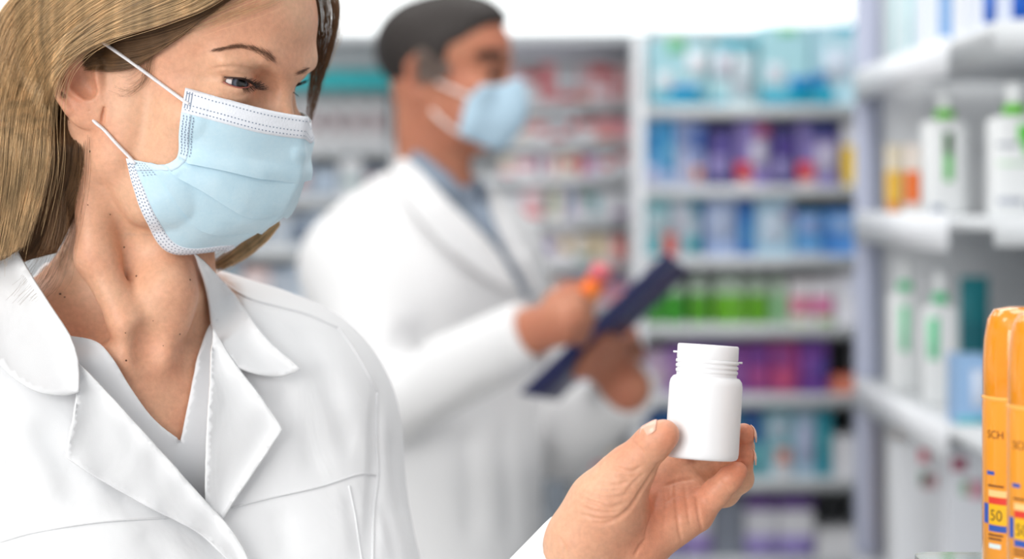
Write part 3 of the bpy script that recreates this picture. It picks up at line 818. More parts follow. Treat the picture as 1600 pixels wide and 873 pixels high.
# ---- neck, chest and shoulders
NB = P(218, 500, 1.395)                     # base of the neck
NOTCH = P(218, 552, 1.322)
TF = np.array([math.sin(math.radians(35)), -math.cos(math.radians(35)), 0]); TL = np.array([-TF[1], TF[0], 0])
TU = np.array([0, 0, 1.0]); TR = np.stack([TL, TF, TU])
WS.cap([hw(0, -88, -40), hw(0, -80, -92), NB + TF * 0.004 + TU * .03, NB - TU * .05], [0.048, 0.0435, 0.046, 0.06], 20 * mm, kk=0.02)
WS.cap([hw(-62, -92, -38), P(150, 400, 1.325), P(196, 505, 1.318), NOTCH - TL * .008 + TF * .004], np.array([9, 12.5, 9.5, 6]) * mm, 13 * mm, kk=0.01)
WS.cap([hw(62, -92, -38), P(298, 425, 1.375), P(266, 505, 1.335), NOTCH + TL * .013 + TF * .004], np.array([9, 11.5, 8.5, 6]) * mm, 13 * mm, kk=0.01)
WS.cap([hw(0, -62, -105), P(262, 455, 1.335), P(232, 535, 1.335)], np.array([20, 17, 13]) * mm, 16 * mm, kk=0.01)   # throat
LSH = P(456, 655, 1.475)                     # shoulder joints
RSH = NB - TL * 0.165 - TU * .045 - TF * 0.01
LEL = P(590, 1180, 1.44)
WRIST = P(915, 872, 1.252)
REL = RSH - TU * 0.27 - TL * 0.05
def shoulders(S, o, k):
    """trapezius, shoulders, rib cage, bust and arms, inflated by o"""
    S.cap([P(236, 462, 1.43), P(385, 566, 1.45), P(436, 606, 1.465), LSH], [0.026 + o, 0.036 + o, 0.041 + o, 0.044 + o], k, kk=0.03)
    S.cap([P(165, 452, 1.40), NB - TL * 0.09 - TU * .02, RSH], [0.030 + o, 0.036 + o, 0.046 + o], k, kk=0.03)
    S.ell(NB - TU * 0.20 + TF * 0.004 + TL * .012, (0.150 + o, 0.092 + o, 0.20 + o), TR, k)
    S.cap([NB - TU * 0.09 - TL * .09 + TF * .02, NB - TU * 0.09 + TL * .10 + TF * .02], [0.066 + o, 0.066 + o], k)
    for x in (-1, 1):
        S.ell(NB - TU * 0.20 + TL * (0.012 + x * .078) + TF * 0.072, (0.068 + o, 0.056 + o, 0.075 + o), TR, 1.2 * k)
    S.cap([LSH, LEL], [0.044 + o, 0.037 + o], k)
    S.cap([RSH, REL], [0.044 + o, 0.037 + o], k)
shoulders(WS, 0.0, 0.035)
WS.cap([P(206, 562, 1.322), P(140, 570, 1.31), P(60, 560, 1.30)], np.array([7, 6.5, 3]) * mm, 12 * mm, kk=0.01)   # collar bones
WS.cap([P(246, 560, 1.332), P(330, 565, 1.37), P(400, 570, 1.42)], np.array([7, 6.5, 3]) * mm, 12 * mm, kk=0.01)
WS.ell(NOTCH + TF * .014 + TU * .006, (.010, .010, .013), TR, 10 * mm, 's')
# ---- left forearm and the hand that holds the bottle
def dpx(pts): return [P(*q) for q in pts]
WS.cap([LEL, WRIST], [0.034, 0.021], 0.03)
WS.cap(dpx([(864, 952, 1.275), (905, 860, 1.246)]), [0.0195, 0.0178], 0.012)
WS.cap(dpx([(885, 985, 1.29), (938, 886, 1.257)]), [0.020, 0.0185], 0.018)
WS.cap(dpx([(905, 860, 1.246), (942, 804, 1.245)]), [0.0178, 0.019], 0.012)
WS.cap(dpx([(935, 880, 1.257), (985, 852, 1.253), (1082, 802, 1.256)]), [0.0185, 0.0195, 0.013], 0.012, kk=0.01)
WS.cap(dpx([(920, 850, 1.255), (1046, 735, 1.278)]), [0.016, 0.0115], 0.02)
WS.cap(dpx([(935, 850, 1.258), (1064, 756, 1.279)]), [0.016, 0.0115], 0.012)
WS.cap(dpx([(950, 850, 1.258), (1084, 780, 1.272)]), [0.016, 0.0115], 0.012)
WS.cap(dpx([(916, 834, 1.241), (949, 788, 1.236), (984, 736, 1.231)]), [0.0205, 0.0212, 0.0150], 0.014, kk=0.012)   # thenar
FING = {
    'thumb': ([(975, 742, 1.231), (1012, 700, 1.225), (1024, 688, 1.2215), (1038, 679, 1.2185)], [15.0, 10.8, 10.4, 9.3], 7),
    'index': ([(1040, 732, 1.279), (1085, 672, 1.288), (1115, 642, 1.286), (1125, 622, 1.278)], [11, 9, 8.2, 7], 4),
    'middle': ([(1062, 752, 1.280), (1125, 722, 1.291), (1157, 700, 1.277), (1162, 678, 1.2605)], [11, 9, 8, 6.9], 4),
    'ring': ([(1082, 777, 1.274), (1132, 768, 1.284), (1156, 748, 1.274), (1161.5, 712, 1.2605)], [11, 9, 8, 7], 4),
    'pinky': ([(1090, 800, 1.258), (1119, 769, 1.2525), (1140, 748, 1.2495), (1152.5, 736, 1.2495)], [11, 8.2, 7.1, 6.1], 4),
}
for nme, (pts, rad, k) in FING.items():
    WS.cap(dpx(pts), np.array(rad) * mm, k * mm * (0.8 if nme != 'thumb' else 1), kk=0.005)
def trace(S, px, py, d0=0.9, n=90):
    d = np.array([(px - 800) / FPX, 1, -(py - 316) / FPX]); d /= np.linalg.norm(d)
    t = d0
    for _ in range(n):
        p = (CAM0 + d * t)[None].astype(np.float32)
        v = float(S(p)[0]); t += v * 0.75
        if abs(v) < 2e-4: break
    return CAM0 + d * t
def carve(S, px_pts, width, depth, n=None):
    """a crease in the skin along the points seen at these pixels"""
    q = even(px_pts, n or max(4, len(px_pts) * 2))
    S.groove([trace(S, x, y) for x, y in q], width * mm * 0.75, depth * mm * 2.8)
HAND_CREASES = [
    ([(929, 817), (948, 817), (972, 805), (988, 789), (1001, 768), (1020, 739), (1031, 722)], 1.5, 1.3),
    ([(958, 728), (976, 735), (990, 736), (1003, 727)], 1.3, 0.75), ([(964, 741), (982, 745), (998, 741)], 1.2, 0.4),
    ([(903, 776), (929, 785), (953, 793), (977, 785)], 1.3, 0.65), ([(908, 768), (940, 777), (972, 775), (988, 765)], 1.2, 0.5),
    ([(932, 752), (950, 757), (967, 757), (985, 750)], 1.2, 0.45), ([(906, 803), (940, 811), (962, 807)], 1.2, 0.5),
    ([(904, 790), (935, 800), (967, 799)], 1.2, 0.5), ([(920, 762), (945, 767), (975, 765)], 1.1, 0.35),
    ([(1056, 742), (1056, 781), (1059, 811), (1065, 848)], 1.5, 0.5), ([(1038, 765), (1041, 790), (1036, 828)], 1.2, 0.35), ([(1070, 756), (1073, 785), (1078, 822)], 1.2, 0.35), ([(1047, 750), (1046, 772), (1049, 790)], 1.1, 0.3), ([(1020, 800), (1012, 822), (1008, 840)], 1.2, 0.4), ([(975, 772), (992, 752), (1008, 738)], 1.2, 0.35), ([(1028, 770), (1024, 788), (1022, 805)], 1.2, 0.5),
    ([(1088, 772), (1091, 800), (1097, 827)], 1.4, 0.5), ([(1010, 842), (1000, 853), (991, 870)], 1.3, 0.6),
    ([(1038, 760), (1060, 752), (1085, 748)], 1.3, 0.45), ([(1040, 786), (1052, 776), (1075, 772)], 1.1, 0.4),
    ([(1126, 752), (1134, 760), (1139, 768)], 1.0, 0.35), ([(870, 835), (880, 850), (884, 870)], 1.5, 0.4), ([(990, 690), (1000, 700), (1008, 712)], 1.2, 0.4),
]
for pts, wd, dp in HAND_CREASES: carve(WS, pts, wd, dp)
# ---- creases of the face and ear
carve(WS, [(328, 109), (346, 105.5), (373, 105), (393, 110), (402, 120)], 1.7, 0.62)
carve(WS, [(345, 140), (358, 147), (374, 150), (390, 146)], 2.2, 0.25)
carve(WS, [(140, 172.6), (140.4, 173.4)], 0.7, 0.9)

# one continuous skin: a fine grid for face and ear, a finer one for the hand, a coarser one for neck and shoulders
def region(S, boxes):
    Vs, Qs, o = [], [], 0
    for lo, hi, h in boxes:
        v, q = surface_nets(S, lo, hi, h)
        Vs.append(v); Qs.append(q + o); o += len(v)
    return np.vstack(Vs), np.vstack(Qs)
import time
T0 = time.time()
ZN = 1.44
BV, BQ = region(WS, [((-0.42, 1.16, ZN), (-0.06, 1.58, ZN + 0.25), 0.0009),
                     ((-0.46, 1.20, ZN - 0.40), (0.02, 1.56, ZN + 0.002), 0.0018),
                     ((0.0185, 1.16, 1.19), (0.18, 1.34, 1.36), 0.0008)])
print('T skin', time.time() - T0)
SKIN = skin_mat('skin', srgb(222, 174, 143), srgb(212, 138, 108))
woman = link('person', mesh_np('woman_body', BV, BQ), SKIN)
tag(woman, 'fair-haired woman in white coat and blue face mask looking at a raised bottle', 'person')
print('skin', len(BV), len(BQ))
# ---- eyes, brows, lashes, moles, nails
BB = bvh_of(BV, BQ)
def skin_at(px, py, lift=0.0):
    q = cast(BB, px, py, lift)
    return q if q is not None else P(px, py, 1.34)
EYEM, nt, b = new_mat('eyeball')
tc = N(nt, 'ShaderNodeTexCoord'); vm = N(nt, 'ShaderNodeVectorMath', operation='NORMALIZE'); sx = N(nt, 'ShaderNodeSeparateXYZ')
rp = N(nt, 'ShaderNodeValToRGB'); cr = rp.color_ramp
cr.elements[0].position = 0.0; cr.elements[0].color = srgb(222, 208, 202)
cr.elements[1].position = 1.0; cr.elements[1].color = srgb(8, 7, 8)
for pos, col in ((0.865, srgb(150, 134, 133)), (0.884, srgb(26, 27, 33)), (0.91, srgb(52, 55, 66)), (0.95, srgb(88, 92, 104)), (0.968, srgb(52, 50, 50)), (0.976, srgb(7, 6, 7))):
    e = cr.elements.new(pos); e.color = col
cr.elements[0].color = srgb(168, 146, 142)
nt.links.new(tc.outputs['Object'], vm.inputs[0]); nt.links.new(vm.outputs[0], sx.inputs[0]); nt.links.new(sx.outputs['Z'], rp.inputs['Fac'])
nt.links.new(rp.outputs['Color'], b.inputs['Base Color'])
b.inputs['Roughness'].default_value = 0.08; b.inputs['Coat Weight'].default_value = 0.6; b.inputs['Coat Roughness'].default_value = 0.02
oc = CAM0 - EYES[-1]; dd = P(376.5, 130.5, 1.0) - CAM0; dd /= np.linalg.norm(dd); bb_ = oc @ dd
gaze = CAM0 + dd * (-bb_ - math.sqrt(max(0, bb_ * bb_ - (oc @ oc - ERAD ** 2)))) - EYES[-1]
GQ = Vector(gaze).to_track_quat('Z', 'Y')
for x in (-1, 1):
    bm = bmesh.new(); bmesh.ops.create_uvsphere(bm, u_segments=40, v_segments=28, radius=ERAD)
    for v in bm.verts:                                   # cornea
        z = v.co.z / ERAD
        if z > 0.86: v.co *= 1 + 0.05 * (z - 0.86) / 0.14
    me = bpy.data.meshes.new('eyeball'); bm.to_mesh(me); bm.free()
    o = link('eyeball', me, EYEM, woman); o.rotation_mode = 'QUATERNION'; o.rotation_quaternion = GQ; o.location = EYES[x]

def hair_mat(name, col, rough=0.35, var=0.25, lock=0.0):
    m = bpy.data.materials.new(name); m.use_nodes = True; nt = m.node_tree
    b = nt.nodes['Principled BSDF']
    hi = N(nt, 'ShaderNodeHairInfo')
    rp = N(nt, 'ShaderNodeValToRGB')
    c = np.array(col[:3])
    rp.color_ramp.elements[0].color = (*(c * (1 - var * 1.6)), 1); rp.color_ramp.elements[1].color = (*(np.minimum(c * (1 + var * 1.5), 0.95)), 1)
    mid = rp.color_ramp.elements.new(0.45); mid.color = (*c, 1)
    nt.links.new(hi.outputs['Random'], rp.inputs['Fac'])
    tc = N(nt, 'ShaderNodeTexCoord'); mp = N(nt, 'ShaderNodeMapping'); mp.inputs['Scale'].default_value = (110, 110, 5); mp.inputs['Rotation'].default_value = (0, 0.55, 0)
    nz = N(nt, 'ShaderNodeTexNoise', Scale=1.0, Detail=3.0); nt.links.new(tc.outputs['Object'], mp.inputs[0]); nt.links.new(mp.outputs[0], nz.inputs['Vector'])
    mr = N(nt, 'ShaderNodeMapRange'); mr.inputs['From Min'].default_value = .3; mr.inputs['From Max'].default_value = .7; mr.inputs['To Min'].default_value = 1 - lock; mr.inputs['To Max'].default_value = 1 + lock
    nt.links.new(nz.outputs['Fac'], mr.inputs['Value'])
    ml = N(nt, 'ShaderNodeMix', data_type='RGBA', blend_type='MULTIPLY'); ml.inputs[0].default_value = 1
    nt.links.new(rp.outputs['Color'], ml.inputs[6]); nt.links.new(mr.outputs['Result'], ml.inputs[7])
    nt.links.new(ml.outputs[2], b.inputs['Base Color'])
    b.inputs['Roughness'].default_value = rough
    b.inputs['Specular IOR Level'].default_value = 0.45
    return m

def strands(name, S, radius, mat, parent, tip=0.3):
    """hair curves object; S = (n,m,3) world points"""
    n, m = S.shape[:2]
    cu_ = bpy.data.hair_curves.new(name)
    cu_.add_curves([m] * n)
    cu_.position_data.foreach_set('vector', S.astype(np.float32).ravel())
    at = cu_.attributes.new('radius', 'FLOAT', 'POINT') if 'radius' not in cu_.attributes else cu_.attributes['radius']
    r = np.broadcast_to(np.asarray(radius, np.float32).reshape(-1, 1), (n, m)) * np.linspace(1, tip, m, dtype=np.float32)[None] ** 0.6
    at.data.foreach_set('value', np.ascontiguousarray(r, np.float32).ravel())
    cu_.materials.append(mat)
    o = bpy.data.objects.new(name, cu_); COL.objects.link(o)
    if parent: o.parent = parent
    return o

BROWM = hair_mat('brow_hair', srgb(112, 78, 58), 0.5, 0.35)
def brow_strands(line, wid, n, lean, at=None):
    out = []
    q = even(line, 60); wd = np.interp(np.linspace(0, 1, 60), np.linspace(0, 1, len(wid)), wid)
    for _ in range(n):
        t = rng.random() ** 0.9; i = min(int(t * 59), 58)
        base = q[i] + np.array([rng.normal(0, 1), rng.normal(0, wd[i] * 0.28)])
        d = q[i] - q[i + 1]; d /= np.linalg.norm(d)
        d = d * 1.0 + np.array([0, -1]) * lean * (t - 0.25) + rng.normal(0, 0.14, 2); d /= np.linalg.norm(d)
        L = rng.uniform(7, 13)
        out.append([skin_at(*(base + d * L * s), 0.0004 + 0.0010 * math.sin(s * 2.4)) for s in (0, .35, .7, 1.0)])
    return np.array(out)
bs = brow_strands([(338, 77), (352, 74.5), (373, 72.5), (392, 75.5), (412, 83), (434, 97)], [1.5, 4, 6, 8, 11, 13], 430, 0.55)
strands('eyebrow', bs, 0.00006, BROWM, woman)
bs = brow_strands([(470, 113), (476, 110.5), (483, 106)], [3, 4, 3], 60, 0.2)
strands('eyebrow', bs, 0.00009, BROWM, woman)
LASHM = hair_mat('lash_hair', srgb(34, 25, 22), 0.4, 0.1)
def lashes(x, lo, hi, n, el_of, L, drop, fr):
    R = eye_frame(x); out = []
    for i in range(n):
        az = lo + (hi - lo) * (i + rng.uniform(-.3, .3)) / n
        el = float(np.polyval(el_of, az)) + rng.uniform(-.02, .02)
        d = np.array([math.cos(el) * math.sin(az), math.cos(el) * math.cos(az), math.sin(el)])
        b0 = d * 0.0142
        up = np.array([0, 0, 1.0])
        tdir = d * 1.0 + np.array([0.25 * math.sin(az * 1.5), 0, 0])
        l = L * rng.uniform(.75, 1.1) * fr
        pts = [b0 + tdir * l * s + up * l * (drop * s + (0.55 if drop > -0.6 else .2) * s * s) for s in (0, .3, .6, .85, 1)]
        out.append([EYES[x] + p @ R for p in pts])
    return np.array(out)
strands('eyelashes', np.vstack([lashes(-1, -0.55, 0.62, 75, cu, 0.0085, -0.55, 1), lashes(-1, -0.5, 0.5, 36, cl, 0.0045, -0.75, 1)]), 0.00011, LASHM, woman)
strands('eyelashes', np.vstack([lashes(1, -0.6, 0.7, 60, cu, 0.0095, -0.5, 1), lashes(1, -0.5, 0.5, 24, cl, 0.0045, -0.75, 1)]), 0.00012, LASHM, woman)
MOLE = simple('mole_brown', srgb(92, 52, 36), 0.5)
def blob(name, w, nrm, r, flat, mat, parent, seg=10):
    bm = bmesh.new(); bmesh.ops.create_uvsphere(bm, u_segments=seg, v_segments=max(6, seg // 2), radius=1.0)
    me = bpy.data.meshes.new(name); bm.to_mesh(me); bm.free()
    o = link(name, me, mat, parent)
    o.rotation_mode = 'QUATERNION'; o.rotation_quaternion = Vector(nrm).to_track_quat('Z', 'Y'); o.location = w
    o.scale = (r if np.ndim(r) == 0 else r[0], r if np.ndim(r) == 0 else r[1], flat)
    return o
def skin_normal(px, py):
    a, b_, c = skin_at(px, py), skin_at(px + 3, py), skin_at(px, py + 3)
    n = np.cross(b_ - a, c - a); n /= np.linalg.norm(n)
    return n if np.dot(n, CAM0 - a) > 0 else -n
for x, y, r in ((137, 320, 1.0), (172, 335, 1.0), (194, 386, 1.3), (94, 459, 2.0), (101, 464, 1.3), (213, 431, 1.6), (297, 437, 1.7), (197, 563, 1.5), (281, 522, 1.3), (196, 520, .9), (255, 540, .8), (239, 501, .7), (341, 170, .7)):
    blob('mole', skin_at(x, y, 0.0001), skin_normal(x, y), r * 0.00042, 0.0004, MOLE, woman)
NAIL = simple('nail', srgb(232, 182, 160), 0.22, 0.5, coat=0.4)
def nail(ax, tip, n, r, L, W):
    """a curved nail plate on a finger end: axis point (px, py, depth), tip (px, py, depth), outward normal, finger radius, half length, half width"""
    c = P(*ax); t = P(*tip) - c; t /= np.linalg.norm(t)
    n = np.asarray(n, float); n = n - t * (n @ t); n /= np.linalg.norm(n); s = np.cross(n, t)
    V = []
    for j in range(9):
        v = j / 8 * 2 - 1
        for i in range(9):
            u = i / 8 * 2 - 1
            ww = W * (1 - 0.25 * max(0, v) ** 3 - 0.3 * max(0, -v - .3) ** 2)
            ang = u * ww / (r * 0.95)
            V.append(c + t * (v * L * (1 - 0.15 * u * u)) + (s * math.sin(ang) + n * math.cos(ang)) * (r + 0.0003) - n * 0.0012 * max(0, v) ** 2)
    o = link('fingernail', mesh_np('fingernail', V, grid_faces(9, 9)), NAIL, woman)
    m = o.modifiers.new('thickness', 'SOLIDIFY'); m.thickness = 0.0007; m.offset = 0
    return o
nail((1029, 684, 1.2205), (1038, 679, 1.2185), (-0.52, -0.40, 0.75), 0.0108, 0.0062, 0.0064)
nail((1162, 681, 1.2625), (1162, 670, 1.2555), (0.95, 0.25, 0.1), 0.0078, 0.0052, 0.0050)
nail((1161.5, 716, 1.2625), (1162, 705, 1.2555), (0.95, 0.25, 0.1), 0.0079, 0.0054, 0.0051)
nail((1151, 737, 1.2495), (1156, 732, 1.2495), (0.55, 0.75, 0.25), 0.0068, 0.0046, 0.0044)
lidp = [EYES[-1] + np.array([math.cos(e_) * math.sin(a_), math.cos(e_) * math.cos(a_), math.sin(e_)]) @ eye_frame(-1) * 0.01415
        for a_ in np.linspace(ua[0, 0], ua[-1, 0], 20) for e_ in [float(np.polyval(cu, a_)) + 0.015]]
V_, Q_ = tube_np(lidp, np.interp(np.linspace(0, 1, 20), [0, .3, 1], [0.0004, 0.0008, 0.0010]), 6)
link('lash_line', poly_mesh('lash_line', [(V_, Q_)]), simple('lash_root', srgb(58, 38, 32), 0.6), woman)
lidq = [EYES[-1] + np.array([math.cos(e_) * math.sin(a_), math.cos(e_) * math.cos(a_), math.sin(e_)]) @ eye_frame(-1) * 0.01385
        for a_ in np.linspace(la[0, 0], la[-1, 0], 20) for e_ in [float(np.polyval(cl, a_)) + 0.01]]
V_, Q_ = tube_np(lidq, 0.00055, 6)
link('lid_rim', poly_mesh('lid_rim', [(V_, Q_)]), simple('lid_pink', srgb(158, 92, 82), 0.35), woman)
# flush of the skin: lids, ear, cheek, knuckles and finger ends are redder
fl = np.zeros(len(BV))
def flush(c, r, amt):
    d2 = ((BV - np.asarray(c)) ** 2).sum(1)
    np.add(fl, amt * np.exp(-d2 / (r * r)), out=fl)
for c, r, a_ in ((P(346, 124, 1.30), .007, .9), (P(372, 143, 1.30), .009, .7), (P(398, 134, 1.30), .008, .6), (P(370, 112, 1.30), .009, .25), (P(402, 118, 1.30), .009, .2), (P(125, 125, 1.29), .014, .55), (P(110, 165, 1.29), .012, .35), (P(445, 230, 1.31), .02, .5),
                 (P(1045, 680, 1.215), .014, .6), (P(1165, 680, 1.255), .012, .8), (P(1163, 712, 1.255), .012, .75), (P(1150, 738, 1.245), .012, .6), (P(980, 848, 1.24), .02, .5), (P(1085, 760, 1.25), .02, .45),
                 (P(1010, 840, 1.24), .02, .4), (P(960, 690, 1.22), .012, .3), (P(220, 620, 1.30), .05, .25), (P(1045, 800, 1.25), .03, .4), (P(1010, 760, 1.25), .015, .4)):
    flush(c, r, a_)
at_ = woman.data.attributes.new('flush', 'FLOAT', 'POINT'); at_.data.foreach_set('value', np.clip(fl, 0, 1).astype(np.float32))
# ---- face mask with pleats, nose band, weld dots and ear loops
MROWS = [  # (from the edge on the cheek to the fold over nose and chin); a pleat ends each row marked True
    ([(290, 138), (342, 152), (402, 168), (440, 176), (479, 182)], False),
    ([(284, 176), (338, 190), (398, 206), (438, 213), (474, 217)], False),
    ([(280, 208), (330, 222), (393, 240), (435, 248), (472, 252)], False),
    ([(278, 243), (330, 252), (392, 266), (432, 276), (467, 287)], True),
    ([(258, 257), (316, 284), (363, 313), (398, 333), (440, 335)], True),
    ([(232, 254), (258, 278), (287, 322), (325, 356), (402, 363)], True),
    ([(197, 247), (209, 292), (229, 345), (266, 394), (350, 389)], False)]
NU = 46
def mask_half():
    rows = []
    for pts, _ in MROWS:
        q = even(pts, NU)
        ae = HD.loc(skin_at(*q[0], 0.002))[0]
        t = np.linspace(0, 1, NU)
        a = ae * (1 - t) - 11 * np.sin(np.pi * t) ** 1.0 * (1 - 0.25 * t)
        rows.append([HD.at(x, y, aa) for (x, y), aa in zip(q, a)])
    return np.array(rows)
MH = mask_half()
SEG = 9
vs, tv = [], []
for i in range(len(MROWS) - 1):
    for j in range(SEG):
        vs.append(i + j / SEG); tv.append(None)
    if MROWS[i + 1][1]: vs.append(i + 1 - 1e-4)
vs.append(len(MROWS) - 1.0)
vs = np.array(vs)
G = np.zeros((len(vs), NU, 3))
for u in range(NU):
    c = MH[:, u]
    q = np.vstack([2 * c[0] - c[1], c, 2 * c[-1] - c[-2]])
    k = np.minimum(vs.astype(int), len(c) - 2); f = (vs - k)[:, None]
    a_, b_, c_, d_ = q[k], q[k + 1], q[k + 2], q[k + 3]
    G[:, u] = 0.5 * ((2 * b_) + (-a_ + c_) * f + (2 * a_ - 5 * b_ + 4 * c_ - d_) * f ** 2 + (-a_ + 3 * b_ - 3 * c_ + d_) * f ** 3)
def relax_off_skin(G, gap, it=6):
    sh = G.shape; p = G.reshape(-1, 3).copy()
    for _ in range(it):
        v = WS(p.astype(np.float32), 0.02)
        d = p - CAM0; d /= np.linalg.norm(d, axis=1)[:, None]
        p -= d * np.maximum(gap - v, 0)[:, None] * 0.9
    return p.reshape(sh)
G = relax_off_skin(G, 0.0022)
LG = HD.loc(G)                                    # close the fold on the middle line, then mirror
LG[:, -1, 0] = 0
MIR = LG[:, ::-1][:, 1:].copy(); MIR[..., 0] *= -1
MIR[..., 2] -= 7.0 * np.clip(1.6 - vs[:, None], 0, 1) * np.clip(np.arange(NU - 1) / 10, 0, 1)[None]
LG = np.concatenate([LG, MIR], 1); NM = LG.shape[1]
# soften the fold
for _ in range(2):
    m0 = NU - 1
    sm = (LG[:, m0 - 2:m0 + 1] + LG[:, m0:m0 + 3]) * 0.5
    LG[:, m0 - 1:m0 + 2] = LG[:, m0 - 1:m0 + 2] * 0.55 + sm * 0.45
W = HD.w(LG.reshape(-1, 3)).reshape(LG.shape)
def grid_normals(W):
    du = np.gradient(W, axis=1); dv = np.gradient(W, axis=0)
    n = np.cross(du, dv); n /= np.linalg.norm(n, axis=2)[..., None] + 1e-12
    return n
MN = grid_normals(W)
if (MN[10, 10] @ (CAM0 - W[10, 10])) < 0: MN = -MN
off = np.zeros(len(vs))
for i, v in enumerate(vs):
    if v >= 2 and v < 3: off[i] = 0.0042 * (v - 2) ** 2.5
    elif v >= 3 and v < 4: off[i] = 0.0045 * (v - 3) ** 2.0
    elif v >= 4 and v < 5: off[i] = 0.0032 * (v - 4) ** 2.0
uu = np.abs(np.linspace(-1, 1, NM)); fade = np.clip((1 - uu) * 9, 0, 1) * np.clip((uu - 0.03) / 0.3, 0, 1)
wr = np.zeros(LG.shape[:2])
for _ in range(26):                               # faint crumpling of the non-woven cloth
    k1, k2, ph = rng.normal(0, 260), rng.normal(0, 260), rng.random() * 6.28
    wr += np.sin(LG[..., 1] * mm * k1 + LG[..., 2] * mm * k2 + ph) * 0.000035
crump = np.exp(-((uu[None] - 0.90) / 0.10) ** 2) * np.exp(-((vs[:, None] - 3.9) / 0.9) ** 2)
wr += crump * 0.0012 * np.sin(vs[:, None] * 7.5)
TV = np.gradient(W, axis=0); TV /= np.linalg.norm(TV, axis=2)[..., None] + 1e-9
lip = (off / max(off.max(), 1e-6))[:, None] ** 3 * fade[None] * 0.0030
W2 = W + MN * (off[:, None] * fade[None] + wr)[..., None] + TV * lip[..., None]
MASKM, nt, b = new_mat('mask_blue')
tc = N(nt, 'ShaderNodeTexCoord')
n1 = N(nt, 'ShaderNodeTexNoise', Scale=420.0, Detail=5.0, Roughness=0.7); n2 = N(nt, 'ShaderNodeTexNoise', Scale=70.0, Detail=3.0)
for n_ in (n1, n2): nt.links.new(tc.outputs['Object'], n_.inputs['Vector'])
mxx = N(nt, 'ShaderNodeMix', data_type='RGBA'); mxx.inputs[6].default_value = srgb(172, 210, 229); mxx.inputs[7].default_value = srgb(212, 233, 243)
av = N(nt, 'ShaderNodeMath', operation='MULTIPLY_ADD'); av.inputs[1].default_value = 0.5
nt.links.new(n1.outputs['Fac'], av.inputs[0])
hv = N(nt, 'ShaderNodeMath', operation='MULTIPLY'); hv.inputs[1].default_value = 0.5; nt.links.new(n2.outputs['Fac'], hv.inputs[0])
nt.links.new(hv.outputs[0], av.inputs[2]); nt.links.new(av.outputs[0], mxx.inputs[0])
nt.links.new(mxx.outputs[2], b.inputs['Base Color'])
b.inputs['Roughness'].default_value = 0.75; b.inputs['Specular IOR Level'].default_value = 0.25
b.inputs['Sheen Weight'].default_value = 0.25
b.inputs['Subsurface Weight'].default_value = 0.15; b.inputs['Subsurface Scale'].default_value = 0.003; b.inputs['Subsurface Radius'].default_value = (0.8, 0.9, 1)
bp = N(nt, 'ShaderNodeBump', Strength=0.35, Distance=0.0004); nt.links.new(n1.outputs['Fac'], bp.inputs['Height']); nt.links.new(bp.outputs['Normal'], b.inputs['Normal'])
MASKW = simple('mask_white', srgb(236, 239, 246), 0.75, 0.25, noise=0.04, scale=500, bump=0.3, bscale=700)
FQ = grid_faces(NM, len(vs))
mme = mesh_np('face_mask', W2.reshape(-1, 3), FQ)
face_mask = link('face_mask', mme, MASKM, woman)
mme.set_sharp_from_angle(angle=0.6)
sl = face_mask.modifiers.new('thickness', 'SOLIDIFY'); sl.thickness = 0.0007; sl.offset = -1
face_mask['label'] = 'pale blue pleated surgical mask'
def mpoint(v, u, lift=0.0):
    """point on the mask: v = row number 0..6, u = 0 at the cheek edge .. 1 at the fold, beyond mirrored"""
    i = np.interp(v, vs, np.arange(len(vs))); j = u * (NU - 1)
    i0 = int(min(i, len(vs) - 2)); j0 = int(min(j, NM - 2)); fi, fj = i - i0, j - j0
    def bl(A): return (A[i0, j0] * (1 - fi) * (1 - fj) + A[i0 + 1, j0] * fi * (1 - fj) + A[i0, j0 + 1] * (1 - fi) * fj + A[i0 + 1, j0 + 1] * fi * fj)
    return bl(W2) + bl(MN) * lift
# nose band: white folded hem along the top; bottom and side hems
def hem(name, vfun, n, mat, lift, wdt):
    V = []
    for s in np.linspace(0, 1, n):
        (v0, u0), (v1, u1) = vfun(s)
        for k in range(wdt):
            t = k / (wdt - 1)
            V.append(mpoint(v0 + (v1 - v0) * t, u0 + (u1 - u0) * t, lift))
    o = link(name, mesh_np(name, V, grid_faces(wdt, n)), mat, face_mask)
    m = o.modifiers.new('thickness', 'SOLIDIFY'); m.thickness = 0.0008; m.offset = 0
    return o
hem('nose_band', lambda s: ((0.0, s * 2), (1.0, s * 2)), 120, MASKW, 0.0006, 8)
MASKH = simple('mask_hem', srgb(206, 225, 238), 0.75, 0.25, noise=0.04, scale=500, bump=0.3, bscale=700)
hem('chin_hem', lambda s: ((6.0, s * 1.5), (5.72, s * 1.5)), 90, MASKW, 0.0006, 4)
hem('side_hem', lambda s: ((1.0 + 4.9 * s, 0.0), (1.0 + 4.9 * s, 0.085)), 60, MASKH, 0.0006, 5)
DOT = simple('weld_dot', srgb(128, 142, 162), 0.5)
DV, DQ = [], []
def dot(v, u, sv, su):
    c = mpoint(v, u, 0.00125); e1 = mpoint(v + 0.02, u) - mpoint(v - 0.02, u); e2 = mpoint(v, u + 0.008) - mpoint(v, max(u - 0.008, 0))
    e1 /= np.linalg.norm(e1); e2 /= np.linalg.norm(e2); o = len(DV)
    for s, t in ((-1, -1), (1, -1), (1, 1), (-1, 1)): DV.append(c + e1 * s * sv + e2 * t * su)
    DQ.append((o, o + 1, o + 2, o + 3))
for k in range(68):
    u = 0.03 + k * 0.0285
    if u > 1.97: break
    for v in (0.22, 0.66, 0.86): dot(v, u, 0.00036, 0.00046)
for r in range(15):
    for k in range(4): dot(1.12 + r * 0.12, 0.022 + k * 0.026 + (r % 2) * .004, 0.0006, 0.00035)
    for k in range(3): dot(0.16 + r * 0.045, 0.02 + k * 0.022, 0.00035, 0.00035)
